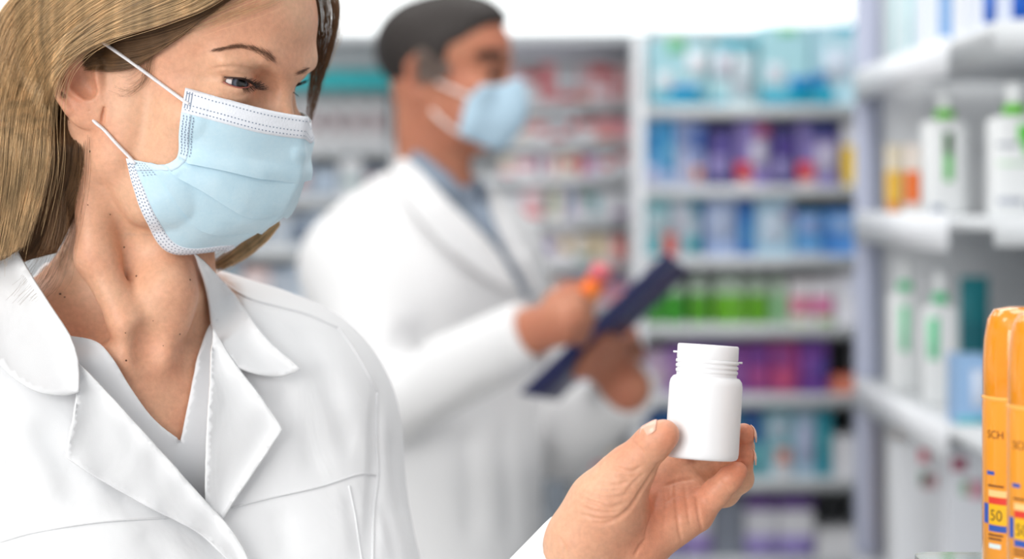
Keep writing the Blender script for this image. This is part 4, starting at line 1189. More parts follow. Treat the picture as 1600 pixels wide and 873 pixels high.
for k in range(46):
    u = 0.03 + k * 0.0235
    for v in (5.76, 5.83, 5.90, 5.97): dot(v - .012, u + (0.006 if v in (5.83, 5.97) else 0), 0.0004, 0.0005)
for r in range(4):
    for k in range(6): dot(5.2 + r * 0.12, 0.02 + k * 0.02, 0.0004, 0.0004)
wd = link('weld_dots', mesh_np('weld_dots', DV, DQ), DOT, face_mask, smooth=False); wd['kind'] = 'stuff'
LOOP = simple('ear_loop_white', srgb(240, 238, 240), 0.8, 0.2, bump=0.6, bscale=1500)
def loop(px, lifts, tailpts=()):
    q = [skin_at(x, y, l * mm) for (x, y), l in zip(px, lifts)] + list(tailpts)
    V, Q = tube_np(even(q, 40), 0.0019, 8, 0.55)
    link('ear_loop', poly_mesh('ear_loop', [(V, Q)]), LOOP, face_mask)
loop([(296, 163), (284, 155), (250, 130), (208, 99), (178, 78), (156, 62)], [4, 3.4, 2.6, 4.0, 6.0, 8.0], [earp(146, 50, -4), earp(120, 42, -9)])
loop([(212, 256), (202, 245), (180, 222), (163, 203), (150, 192)], [4.5, 3.5, 2.4, 2.2, 2.0], [earp(136, 180, -6), earp(120, 165, -9)])
# ---- white coat, collar, lapels and the white top under it
CLOTH, nt, b = new_mat('coat_cotton')
def cloth_nodes(nt, b, col, fold=0.35):
    b.inputs['Base Color'].default_value = col
    b.inputs['Roughness'].default_value = 0.85; b.inputs['Specular IOR Level'].default_value = 0.2; b.inputs['Sheen Weight'].default_value = 0.15
    tc = N(nt, 'ShaderNodeTexCoord')
    n1 = N(nt, 'ShaderNodeTexNoise', Scale=1600.0, Detail=2.0)
    mp = N(nt, 'ShaderNodeMapping'); mp.inputs['Scale'].default_value = (26, 26, 9); mp.inputs['Rotation'].default_value = (0, 0.5, 0)
    n2 = N(nt, 'ShaderNodeTexNoise', Scale=1.0, Detail=3.0, Roughness=0.45, Distortion=0.6)
    nt.links.new(tc.outputs['Object'], n1.inputs['Vector']); nt.links.new(tc.outputs['Object'], mp.inputs['Vector']); nt.links.new(mp.outputs[0], n2.inputs['Vector'])
    b1 = N(nt, 'ShaderNodeBump', Strength=0.12, Distance=0.0004); b2 = N(nt, 'ShaderNodeBump', Strength=fold, Distance=0.006)
    nt.links.new(n1.outputs['Fac'], b1.inputs['Height']); nt.links.new(n2.outputs['Fac'], b2.inputs['Height'])
    nt.links.new(b2.outputs['Normal'], b1.inputs['Normal']); nt.links.new(b1.outputs['Normal'], b.inputs['Normal'])
cloth_nodes(nt, b, (0.80, 0.805, 0.82, 1))
TOPM, nt, b = new_mat('knit_white'); cloth_nodes(nt, b, (0.80, 0.805, 0.825, 1), 0.12)
SEAMM = simple('seam_thread', (0.74, 0.745, 0.76, 1), 0.85, 0.2)

CS = Sdf()
shoulders(CS, 0.012, 0.045)
CS.cap([NB - TU * 0.30 + TL * .012, NB - TU * 0.52 + TL * .01], [0.140, 0.150], 0.10)
CS.cap([NB - TU * 0.52 - TL * .06, NB - TU * 0.86 - TL * .07], [0.120, 0.135], 0.08)
CS.cap([NB - TU * 0.52 + TL * .07, NB - TU * 0.86 + TL * .08], [0.120, 0.135], 0.08)
fa, fb = P(636, 1200, 1.43), P(915, 868, 1.256)
fdir = (fb - fa) / np.linalg.norm(fb - fa)
def sleeve(p):
    fa32, fb32 = fa.astype(np.float32), (fb + fdir * .05).astype(np.float32)
    pa = p - fa32; ba = fb32 - fa32
    t = np.clip(pa @ ba / (ba @ ba), 0, 1)
    e = np.sqrt(((pa - t[:, None] * ba) ** 2).sum(1)) - (0.052 - 0.0225 * t)
    return np.maximum(e, (p - P(869, 842, 1.25).astype(np.float32)) @ fdir.astype(np.float32))
CS.fun((fa + fb) / 2, np.linalg.norm(fb - fa) * .5 + .11, sleeve, 'u', 0.02)
CS.cap([hw(0, -80, -92), NB + TU * .06, NB + TU * .0 + TF * .005, NB - TU * .09 + TF * .01], [0.060, 0.061, 0.064, 0.05], 0.012, 's')
CS.fun(NB - TU * 0.9, 0.4, lambda p: (NB[2] - 0.82 - p[:, 2]).astype(np.float32), 'u', 0.002) if False else None
FOLDS = [([(130, 640), (165, 720), (215, 800)], 9, 2.2), ([(60, 640), (95, 720), (130, 800)], 10, 2.5), ([(10, 700), (40, 790), (60, 860)], 10, 2.0),
         ([(420, 600), (470, 670), (505, 745)], 9, 2.4), ([(490, 560), (530, 640), (552, 720)], 9, 2.6), ([(450, 500), (500, 560), (540, 640)], 9, 1.8),
         ([(545, 765), (558, 820), (566, 880)], 6, 2.0), ([(430, 790), (445, 840), (450, 880)], 9, 1.8), ([(215, 830), (250, 860), (270, 885)], 9, 1.6),
         ([(589, 606), (588, 680), (590, 742), (584, 800), (580, 885)], 6, 6.0), ([(612, 670), (618, 740), (632, 820)], 7, 3.0), ([(596, 780), (612, 830), (622, 880)], 6, 2.5), ([(830, 850), (845, 862), (862, 880)], 5, 1.2)]
for pts, wd_, dp in FOLDS:
    CS.groove([trace(CS, x, y) for x, y in even(pts, 6)], wd_ * mm, dp * mm)
CV, CQ = surface_nets(CS, (-0.66, 1.08, 0.54), (0.14, 1.70, 1.475), 0.0042)
CB = bvh_of(CV, CQ)
# the front opening of the coat
from mathutils.geometry import delaunay_2d_cdt
def inside(poly, pts):
    x, y = pts[:, 0], pts[:, 1]; r = np.zeros(len(pts), bool)
    pl = np.asarray(poly)
    for (x0, y0), (x1, y1) in zip(pl, np.roll(pl, -1, 0)):
        c = ((y0 > y) != (y1 > y)) & (x < (x1 - x0) * (y - y0) / (y1 - y0 + 1e-12) + x0)
        r ^= c
    return r
OPENING = [(0, 392), (80, 520), (118, 580), (322, 790), (345, 806), (330, 700), (336, 600), (338, 500), (318, 440), (302, 385), (302, 300), (40, 300)]
pp = np.stack([800 + CV[:, 0] * FPX / CV[:, 1], 316 - (CV[:, 2] - CAMH) * FPX / CV[:, 1]], 1)
front = CV[:, 1] < 1.40
cut = inside(OPENING, pp) & front
keep = ~cut[CQ].any(1)
keep &= ~((CV[CQ][:, :, 2] > 1.44).any(1) & False)
CQ2 = CQ[keep]
coat = link('coat', mesh_np('coat', CV, CQ2), CLOTH, woman)
coat['label'] = 'white buttoned medical coat with notched lapels'
sm = coat.modifiers.new('thickness', 'SOLIDIFY'); sm.thickness = 0.0018; sm.offset = -1

def drape(name, poly, bvh, lift, mat, parent, step=7.0, thick=0.0016, edge=0.0, smooth=12, fall=1.36, curve=6, clear=None, wave=0.0):
    """cloth panel: outline seen from the camera, laid on a surface (bvh) at a distance `lift`, curling up by `edge` at its free rim"""
    out = []
    n = len(poly)
    for i in range(n):
        a, b_ = np.array(poly[i]), np.array(poly[(i + 1) % n])
        m = max(1, int(np.linalg.norm(b_ - a) / step))
        for k in range(m): out.append(a + (b_ - a) * k / m)
    out = np.array(out)
    x0, y0 = out.min(0); x1, y1 = out.max(0)
    gx, gy = np.meshgrid(np.arange(x0 + step / 2, x1, step), np.arange(y0 + step / 2, y1, step * 0.87))
    gx[1::2] += step / 2
    g = np.stack([gx.ravel(), gy.ravel()], 1)
    g = g[inside(out, g)]
    dist = np.sqrt(((g[:, None, :] - out[None]) ** 2).sum(2)).min(1)
    g = g[dist > step * 0.55]
    pts = np.vstack([out, g]); m = len(out)
    res = delaunay_2d_cdt([Vector(p) for p in pts], [(i, (i + 1) % m) for i in range(m)], [], 1, 1e-4)
    v2 = np.array([tuple(v) for v in res[0]]); tri = np.array([f for f in res[2] if len(f) == 3])
    cen = v2[tri].mean(1); tri = tri[inside(out, cen)]
    dep = np.full(len(v2), np.nan)
    for i, (x, y) in enumerate(v2):
        for tree in (bvh if isinstance(bvh, tuple) else (bvh,)):
            h = cast(tree, x, y)
            if h is not None and h[1] < fall + 0.06: dep[i] = h[1] if np.isnan(dep[i]) else min(dep[i], h[1])
    bad = np.isnan(dep)
    if bad.all(): dep[:] = fall
    elif bad.any():
        gi = np.nonzero(~bad)[0]
        for i in np.nonzero(bad)[0]: dep[i] = dep[gi[np.argmin(((v2[gi] - v2[i]) ** 2).sum(1))]]
    nb = [[] for _ in v2]
    for a, b_, c in tri:
        nb[a] += [b_, c]; nb[b_] += [a, c]; nb[c] += [a, b_]
    A = [np.unique(x) if x else np.array([i]) for i, x in enumerate(nb)]
    base = dep.copy()
    for _ in range(smooth):
        new = np.array([dep[a].mean() for a in A])
        dep = np.where(bad, new, np.minimum(0.5 * dep + 0.5 * new, base))
    db = np.sqrt(((v2[:, None, :] - out[None]) ** 2).sum(2)).min(1) / FPX * 1.3
    l = lift(v2) if callable(lift) else lift
    dep = dep - l - edge * np.exp(-db / 0.006)
    if wave: dep = dep + wave * np.sin(v2[:, 0] * 0.09 + v2[:, 1] * 0.05) * np.exp(-db / 0.012)
    W_ = np.array([P(x, y, d) for (x, y), d in zip(v2, dep)])
    t = W_[tri]; nn = np.cross(t[:, 1] - t[:, 0], t[:, 2] - t[:, 0])
    flip = (nn * (CAM0 - t[:, 0])).sum(1) < 0
    tri[flip] = tri[flip][:, ::-1]
    me = mesh_np(name, W_, tri)
    o = link(name, me, mat, parent)
    s_ = o.modifiers.new('thickness', 'SOLIDIFY'); s_.thickness = thick; s_.offset = -1
    return o
def curve_poly(*segs):
    """outline from several segments, each smoothed"""
    out = []
    for s_ in segs:
        q = catmull(s_, max(2, (len(s_) - 1) * 5 + 1)) if len(s_) > 2 else np.array(s_, float)
        out += [tuple(p) for p in (q if not out else q[1:] if np.allclose(q[0], out[-1]) else q)]
    if np.allclose(out[0], out[-1]): out.pop()
    return out
# white top: on the chest, inside the coat opening
top_poly = curve_poly([(96, 522), (107, 524), (150, 533), (176, 560), (200, 600), (236, 650), (275, 684), (280, 686.5), (284, 684), (297, 620), (311, 555), (324, 515), (331, 503), (340, 498)],
                      [(340, 498), (352, 600), (352, 700), (352, 830)], [(352, 830), (310, 815), (200, 700), (110, 600), (96, 522)])
drape('neck_top', top_poly, BB, 0.006, TOPM, woman, step=6, thick=0.002, smooth=30, edge=0.0)
# lapels
lap_l = curve_poly([(108, 526), (116, 560), (121, 566)], [(121, 566), (170, 617), (250, 705), (322, 786), (352, 818), (375, 850), (392, 885)],
                   [(392, 885), (366, 885)], [(366, 885), (350, 866), (306, 827), (227, 787), (147, 741), (104, 713)], [(104, 713), (110, 680), (117, 648), (122, 600), (119, 566), (108, 526)])
lap_r = curve_poly([(333, 512), (338, 520), (352, 546), (368, 571)], [(368, 571), (400, 612), (424, 645), (440, 671)], [(440, 671), (421, 700), (395, 738), (368, 777), (346, 813)],
                   [(346, 813), (323, 784)], [(323, 784), (323, 720), (328, 620), (331, 560), (333, 512)])
drape('lapel', lap_r, CB, 0.0045, CLOTH, coat, step=6, edge=0.0035, smooth=25, wave=0.0006)
drape('lapel', lap_l, CB, 0.0065, CLOTH, coat, step=6, edge=0.0035, smooth=25, wave=0.0006)
# collar: two leaves that turn down from the neck, joined by the stand behind the neck
col_l = curve_poly([(22, 388), (48, 430), (78, 478), (108, 524)], [(108, 524), (116, 545), (121, 566), (122, 585), (122, 611)], [(122, 611), (105, 615), (80, 614), (55, 608), (25, 590), (0, 566), (-40, 520)],
                   [(-40, 520), (-60, 470), (-40, 410), (0, 386), (22, 388)])
drape('collar', col_l, CB, 0.010, CLOTH, coat, step=7, edge=0.005, smooth=30, fall=1.38)
col_r = curve_poly([(302, 393), (318, 408), (342, 432), (372, 470), (416, 530), (470, 577)], [(470, 577), (440, 586), (404, 583), (368, 571)], [(368, 571), (350, 545), (337, 522), (332, 505), (328, 470), (318, 430), (302, 393)])
drape('collar', col_r, (CB, BB), 0.008, CLOTH, coat, step=6, edge=0.004, smooth=30, fall=1.42)
def seam(px, lift=0.0004, r=0.0007, nm='seam', parent=None, n=None):
    q = even(px, n or max(8, int(len(px) * 8)))
    w_ = [cast(CB, x, y, lift) for x, y in q]
    w_ = np.array([x for x in w_ if x is not None])
    V, Q = tube_np(w_, r, 6, 1.0)
    return link(nm, poly_mesh(nm, [(V, Q)]), SEAMM, parent or coat)
seam([(0, 846), (60, 830), (160, 815), (275, 808)])
seam([(362, 793), (420, 778), (500, 760), (560, 741), (592, 742)])
seam([(545, 758), (554, 800), (560, 840), (566, 880)])
seam([(528, 512), (552, 545), (572, 580), (589, 612)], r=0.0012)
seam([(589, 612), (588, 680), (590, 742), (584, 800), (582, 880)], r=0.001)
seam([(346, 440), (390, 466), (440, 480), (480, 491), (528, 512)], r=0.0009)
# trousers and shoes (below the picture)
lg = Sdf(); feet = []
for s_ in (-1, 1):
    hip = NB - TU * .74 + TL * .075 * s_; ft = np.array([hip[0], hip[1], .085]); feet.append(ft)
    lg.cap([hip, (hip + ft) / 2 + TF * .01, ft], [.082, .06, .048], .02)
tv_, tq_ = surface_nets(lg, (-.7, 1.1, .05), (.2, 1.8, .70), .012)
link('trousers', mesh_np('trousers', tv_, tq_), simple('trouser_white', srgb(214, 216, 220), .8), woman)
for ft in feet:
    sh = Sdf(); q = np.array([ft[0], ft[1], 0.0])
    sh.cap([q + TU * .040 - TF * .04, q + TU * .038 + TF * .07, q + TU * .030 + TF * .15], [.038, .038, .030], .02)
    sv, sq = surface_nets(sh, q + (-.25, -.25, 0), q + (.25, .25, .12), .01)
    link('shoe', mesh_np('shoe', sv, sq), simple('shoe_white', srgb(224, 224, 226), .4), woman)
# ---- hair
HAIRM = hair_mat('hair_blonde', srgb(196, 164, 122), 0.36, 0.42, 0.32)
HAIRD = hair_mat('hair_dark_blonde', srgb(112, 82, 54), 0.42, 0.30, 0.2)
HE_C = hw(0, -80, 22); HE_R = np.array([83, 103, 100]) * mm
def hair_depth(x, y, r=1.0, fallback=1.36):
    d = np.array([(x - 800) / FPX, 1, -(y - 316) / FPX])
    o = ((CAM0 - HE_C) @ HD.R.T) / (HE_R * r); q = (d @ HD.R.T) / (HE_R * r)
    A, B_, C_ = q @ q, 2 * o @ q, o @ o - 1
    disc = B_ * B_ - 4 * A * C_
    if disc < 0: return -B_ / (2 * A)
    return (-B_ - math.sqrt(disc)) / (2 * A)
def low_depth(x, y):
    return 1.292 + np.interp(y, [150, 260, 330, 400, 470], [-0.004, 0.006, 0.018, 0.030, 0.03]) - 0.00012 * (100 - x) * 0.6
def hair_pt(x, y, lift=0.0):
    hd_ = hair_depth(x, y); ld = low_depth(x, y)
    t = np.clip((y - 110) / 130, 0, 1); t = t * t * (3 - 2 * t)
    d_ = hd_ * (1 - t) + ld * t
    if x > 55 and y < 185:
        q = cast(BB, x, y)
        if q is not None: d_ = min(d_, q[1] - 0.004)
    return P(x, y, d_ - lift)
def make_strands(guides, n, m, jit, thick, wave=0.8, clumps=90, t0=(0, 0.05), t1=(0.86, 1.0), pt=hair_pt, clump_k=0.55, bias=1.0, mess=0.0, taper=True):
    """n strands between neighbouring guides (pixel polylines put on the hair volume); they gather in locks towards the tips"""
    g = np.array([even(q, 24) for q in guides])                # (G,24,2)
    G_ = len(g)
    cs = rng.random(clumps) * (G_ - 1)
    out = np.zeros((n, m, 3))
    tt = np.linspace(0, 1, 24)
    for i in range(n):
        s = rng.random() ** bias * (G_ - 1)
        c = cs[np.argmin(np.abs(cs - s))]
        a, b_ = t0[0] + rng.random() * (t0[1] - t0[0]), t1[0] + rng.random() * (t1[1] - t1[0])
        t = np.linspace(a, b_, m)
        se = s + (c - s) * clump_k * np.clip(t * 1.3, 0, 1)
        se = np.clip(se, 0, G_ - 1.001)
        k = se.astype(int); f = (se - k)[:, None]
        ti = t * 23; ki = np.minimum(ti.astype(int), 22); fi = (ti - ki)[:, None]
        p0 = g[k, ki] * (1 - fi) + g[k, ki + 1] * fi; p1 = g[k + 1, ki] * (1 - fi) + g[k + 1, ki + 1] * fi
        p = p0 * (1 - f) + p1 * f
        ph, fr = rng.random() * 6.28, rng.uniform(3, 8)
        ox, oy = rng.normal(0, jit, 2)
        grow = 0.35 + t * (1 + mess * rng.normal())
        p = p + np.stack([ox * grow + wave * np.sin(ph + fr * t) * t, oy * grow * 0.6 + wave * 0.5 * np.cos(ph + fr * t) * t], 1)
        lift = thick * rng.random() ** 0.8
        out[i] = [pt(x, y, lift) for x, y in p]
    return out
GA = [[(395, -45), (335, 2), (275, 27), (225, 43), (190, 52), (156, 63), (117, 84), (88, 110), (74, 150), (70, 200), (70, 255), (54, 320), (34, 385)],
      [(380, -80), (310, -15), (245, 15), (180, 40), (125, 72), (88, 108), (68, 150), (58, 205), (50, 265), (38, 325), (20, 395)],
      [(350, -110), (270, -40), (190, 0), (120, 45), (75, 90), (48, 145), (36, 210), (28, 275), (18, 335), (2, 405)],
      [(310, -130), (220, -65), (130, -15), (68, 40), (30, 95), (10, 155), (4, 220), (0, 285), (-8, 345), (-20, 410)],
      [(240, -140), (140, -66), (42, -22), (-6, 34), (-22, 102), (-26, 165), (-30, 230), (-34, 295), (-40, 355), (-48, 420)]]
GB = [[(150, 205), (147, 235), (141, 262), (128, 290), (112, 325), (96, 360), (78, 395)], [(120, 150), (128, 195), (128, 240), (118, 285), (96, 330), (72, 372), (50, 402)],
      [(92, 130), (98, 180), (104, 235), (96, 290), (72, 340), (48, 385), (28, 410)], [(70, 130), (72, 190), (72, 250), (60, 310), (38, 365), (12, 415)]]
GT = [[(400, -30), (352, 0), (302, 26), (252, 44), (208, 55), (170, 64), (140, 76)], [(345, 12), (305, 35), (268, 52), (232, 62), (198, 68), (165, 72), (135, 84)], [(322, 24), (285, 50), (250, 66), (215, 76), (185, 80), (155, 82), (128, 94)],
      [(290, 52), (262, 70), (235, 84), (208, 92), (180, 96), (155, 96), (130, 104)], [(250, 74), (232, 90), (212, 102), (190, 108), (168, 110), (150, 108), (135, 112)]]
def temple_pt(x, y, lift=0.0):
    q = cast(BB, x, y, 0.0008 + lift)
    return q if q is not None else hair_pt(x, y)
def back_pt(x, y, lift=0.0):
    return hair_pt(x, y) + np.array([0, 0.016 - lift, 0])
hs = [make_strands(GA, 11000, 15, 3.2, 0.012, 2.2, 260, clump_k=0.5), make_strands(GA, 1000, 15, 9.0, 0.015, 4.5, 40, clump_k=0.1, mess=.5)]
strands('hair', np.vstack(hs), 0.000085, HAIRM, woman, 0.35)
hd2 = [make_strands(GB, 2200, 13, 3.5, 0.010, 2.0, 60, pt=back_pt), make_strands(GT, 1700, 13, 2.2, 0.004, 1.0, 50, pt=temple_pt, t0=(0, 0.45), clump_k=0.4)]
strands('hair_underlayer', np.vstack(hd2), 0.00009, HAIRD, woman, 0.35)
# sheet of hair below the strands, so that no skin shows between them
HSH, nt, b = new_mat('hair_sheet')
tc = N(nt, 'ShaderNodeTexCoord'); n1 = N(nt, 'ShaderNodeTexNoise', Scale=1.0, Detail=4.0)
mp = N(nt, 'ShaderNodeMapping'); mp.inputs['Scale'].default_value = (700, 700, 40); mp.inputs['Rotation'].default_value = (0, 0.5, 0)
nt.links.new(tc.outputs['Object'], mp.inputs[0]); nt.links.new(mp.outputs[0], n1.inputs['Vector'])
rp = N(nt, 'ShaderNodeValToRGB'); rp.color_ramp.elements[0].position = .3; rp.color_ramp.elements[1].position = .75
rp.color_ramp.elements[0].color = srgb(70, 48, 30); rp.color_ramp.elements[1].color = srgb(140, 108, 72)
nt.links.new(n1.outputs['Fac'], rp.inputs['Fac']); nt.links.new(rp.outputs['Color'], b.inputs['Base Color']); b.inputs['Roughness'].default_value = 0.6
g = np.array([even(q, 30) for q in GA]); gs = np.array([catmull(g[:, k], 26) for k in range(30)])     # (30,26,2)
# the far side of the head continues the sheet around the back
V = np.array([[hair_pt(x, y, -0.004) for x, y in row] for row in gs]).reshape(-1, 3)
o = link('hair_cap', mesh_np('hair_cap', V, grid_faces(26, 30)), HSH, woman)
s_ = o.modifiers.new('thickness', 'SOLIDIFY'); s_.thickness = 0.004; s_.offset = 0
g = np.array([even(q, 24) for q in GB]); gs = np.array([catmull(g[:, k], 16) for k in range(24)])
V = np.array([[back_pt(x, y, -0.003) for x, y in row] for row in gs[1:]]).reshape(-1, 3)
o = link('hair_cap', mesh_np('hair_cap', V, grid_faces(16, 23)), HSH, woman)
s_ = o.modifiers.new('thickness', 'SOLIDIFY'); s_.thickness = 0.003; s_.offset = 0
# far side of the face and the ends behind the chin
GC = [[(470, -40), (486, -5), (490, 40), (489, 85), (485, 120), (481, 160), (479, 190)], [(490, -40), (503, 0), (507, 40), (501, 85), (493, 125), (487, 160), (481, 195)],
      [(505, -40), (521, 0), (523, 35), (514, 80), (500, 125), (490, 165), (482, 200)], [(515, -40), (529, 0), (529, 30), (521, 70), (508, 110), (496, 150), (486, 180)]]
def far_pt(x, y, lift=0.0): return P(x, y, 1.375 + 0.012 * (530 - x) / 50 - lift)
GE = [[(430, 330), (395, 365), (362, 388), (340, 405), (322, 418)], [(435, 345), (405, 375), (375, 398), (352, 414), (336, 424)], [(438, 350), (415, 378), (388, 398), (366, 408), (350, 412)]]
def chin_pt(x, y, lift=0.0): return P(x, y, 1.405 - lift)
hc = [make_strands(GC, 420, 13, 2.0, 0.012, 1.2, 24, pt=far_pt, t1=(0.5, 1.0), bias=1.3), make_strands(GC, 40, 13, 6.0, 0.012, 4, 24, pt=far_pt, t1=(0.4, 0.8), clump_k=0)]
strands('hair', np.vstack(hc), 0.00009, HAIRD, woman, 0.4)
strands('hair', make_strands(GE, 420, 13, 3.0, 0.012, 2.0, 24, pt=chin_pt), 0.00013, HAIRM, woman, 0.4)
# loose fine hairs on the neck and over the collar
GW = [[(140, 205), (136, 260), (122, 330), (104, 400), (92, 440), (60, 470)], [(110, 260), (104, 330), (96, 390), (70, 440), (30, 480)], [(80, 330), (70, 380), (45, 430), (10, 470)]]
def neck_pt(x, y, lift=0.0):
    q1 = cast(BB, x, y, 0.002 + lift * .4); q2 = cast(CB, x, y, 0.016)
    d = min(q1[1] if q1 is not None else 9, q2[1] if q2 is not None else 9)
    return P(x, y, d if d < 2 else 1.31)
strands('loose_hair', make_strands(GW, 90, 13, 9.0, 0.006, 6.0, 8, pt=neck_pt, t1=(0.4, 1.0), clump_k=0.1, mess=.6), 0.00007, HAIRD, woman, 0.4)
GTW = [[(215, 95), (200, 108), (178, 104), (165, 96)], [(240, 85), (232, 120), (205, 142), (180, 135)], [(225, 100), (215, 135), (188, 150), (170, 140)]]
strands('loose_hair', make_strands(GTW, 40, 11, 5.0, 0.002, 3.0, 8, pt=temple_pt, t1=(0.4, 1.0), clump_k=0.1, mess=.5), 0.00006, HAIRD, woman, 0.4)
GFH = [[(500, -30), (440, 4), (385, 24), (330, 40), (280, 58)], [(470, -30), (410, -2), (352, 22), (305, 44), (262, 62)], [(430, -30), (372, -2), (322, 22), (280, 46), (245, 66)]]
strands('loose_hair', make_strands(GFH, 60, 11, 6.0, 0.003, 3.0, 8, pt=temple_pt, t0=(0.05, 0.5), t1=(0.6, 1.0), clump_k=0.1, mess=.4), 0.00005, HAIRM, woman, 0.4)
GFW = [[(505, 0), (528, 30), (525, 70), (508, 110), (500, 150)], [(515, -20), (540, 10), (536, 45), (522, 80), (512, 110)]]
strands('loose_hair', make_strands(GFW, 26, 11, 5.0, 0.004, 6.0, 8, pt=far_pt, t1=(0.4, 1.0), clump_k=0.1, mess=.6), 0.00005, HAIRM, woman, 0.4)
# =================================================================== the white pill bottle in her hand
PLASTIC = simple('white_plastic', (0.86, 0.86, 0.88, 1), 0.32, 0.5)
BB0 = P(1096, 716.5, 1.240)
bx = np.array([math.cos(math.radians(3.9)), 0, -math.sin(math.radians(3.9))])
lean = math.radians(4.0)
bz = np.array([math.sin(math.radians(3.9)), 0, math.cos(math.radians(3.9))]); bz = bz * math.cos(lean) + np.array([0, 1, 0]) * math.sin(lean)
by = np.cross(bz, bx); BM = Matrix((( *bx, 0), (*by, 0), (*bz, 0), (0, 0, 0, 1)))
BM = Matrix(((bx[0], by[0], bz[0], BB0[0]), (bx[1], by[1], bz[1], BB0[1]), (bx[2], by[2], bz[2], BB0[2]), (0, 0, 0, 1)))
bottle = empty('pill_bottle', (0, 0, 0), 'small white plastic pill bottle held up in the woman\'s hand', 'bottle')
bottle.matrix_world = BM
def bpart(name, pieces, mat=PLASTIC, par=bottle):
    me = poly_mesh(name, pieces)
    o = bpy.data.objects.new(name, me); COL.objects.link(o); me.materials.append(mat)
    me.polygons.foreach_set('use_smooth', np.ones(len(me.polygons), bool))
    o.parent = par
    return o
R0 = 0.0229
prof = [(0.0002, 0.0012), (0.016, 0.0010), (0.0185, 0.0002), (R0 - .0028, 0.0), (R0 - .0012, 0.0006), (R0 - .0003, 0.0020), (R0, 0.0045), (R0, 0.030), (R0 - .0001, 0.0458), (R0 - .0007, 0.0486), (R0 - .0022, 0.0506), (R0 - .0042, 0.0515), (0.0189, 0.0520), (0.0187, 0.0530)]
body = bpart('bottle_body', [lathe_np(prof, 72)])
ring = []
zz = 0.0528
rp_ = [(0.0184, zz)]
for k in range(3): rp_ += [(0.0184, zz + k * .0030 + .0002), (0.0193 + .0002 * k, zz + k * .0030 + .0006), (0.0195 + .0001 * k, zz + k * .0030 + .0016), (0.0193 + .0001 * k, zz + k * .0030 + .0024), (0.0186, zz + k * .0030 + .0028)]
bpart('tamper_ring', [lathe_np(rp_, 72)])
cz = zz + .0092
cp = [(0.0184, cz - .0006), (0.0190, cz - .0002), (0.0192, cz + .0004), (0.0191, cz + .0078), (0.0188, cz + .0086), (0.0182, cz + .0089), (0.0, cz + .0089)]
bpart('cap', [lathe_np(cp, 72)])
bpart('tear_tab', [box_np((-0.0216, -0.0012, cz + .0028), (-0.0185, 0.0012, cz + .0040))])
bpart('tear_tab', [box_np((0.0185, -0.0012, cz - .0016), (0.0218, 0.0012, cz - .0004))])
# =================================================================== the man behind, out of focus
MSKIN = skin_mat('skin_man', srgb(190, 128, 100), srgb(178, 100, 80), 0.5, 0.5, 0.15)
MH_ = Head(77, 3, P(762, 110, 2.96), 1.03)
MS = Sdf(); build_head(MS, MH_, 72)
MS.ell(MH_.w(0, -8, -104), np.array((16, 14, 12)) * MH_.k, MH_.R, .016)
mw = MH_.w
for x in (-1, 1):
    MS.ell(mw(x * 31, 15, 0), np.array((20, 11, 12)) * mm, MH_.R, 10 * mm, 's')
    MS.ell(mw(x * 31, 0, 0), (0.0145,) * 3, MH_.R, 5 * mm)
    er = np.stack([MH_.u, MH_.f * .9 - MH_.l * x * .4, -MH_.l * x])
    MS.ell(mw(x * 75, -84, -18), (0.034, 0.019, 0.006), er, 5 * mm)
    MS.cap([mw(x * 80, -74, 10), mw(x * 82, -92, 16), mw(x * 84, -106, 0), mw(x * 82, -102, -26), mw(x * 78, -88, -48)], [.004, .005, .005, .005, .006], 6 * mm)
    MS.ell(mw(x * 84, -86, -20), (0.014, 0.009, 0.008), er, 4 * mm, 's')
MNB = P(668, 330, 3.02)
MF = np.array([math.sin(math.radians(58)), -math.cos(math.radians(58)), 0]); ML = np.array([-MF[1], MF[0], 0]); MT = np.stack([ML, MF, TU])
MS.cap([mw(0, -92, -40), mw(0, -84, -90), MNB + MF * .01 + TU * .02, MNB - TU * .06], [.056, .054, .058, .07], .03, kk=.02)
MRS, MLS = P(553, 415, 2.90), MNB + ML * .185 - TU * .07
MRE, MRW = P(598, 632, 2.79), P(828, 520, 2.66)
MLE, MLW = P(880, 690, 3.14), P(985, 605, 2.86)
def man_torso(S, o, k):
    S.cap([MNB - ML * .05 + TU * .0, MNB - ML * .12 - TU * .04, MRS], [.045 + o, .05 + o, .056 + o], k, kk=.04)
    S.cap([MNB + ML * .05 + TU * .0, MNB + ML * .12 - TU * .04, MLS], [.045 + o, .05 + o, .056 + o], k, kk=.04)
    S.ell(MNB - TU * .24 + MF * .005, (.165 + o, .115 + o, .28 + o), MT, k)
    S.cap([MNB - TU * .12 - ML * .09 + MF * .015, MNB - TU * .12 + ML * .09 + MF * .015], [.085 + o] * 2, k)
man_torso(MS, 0, .05)
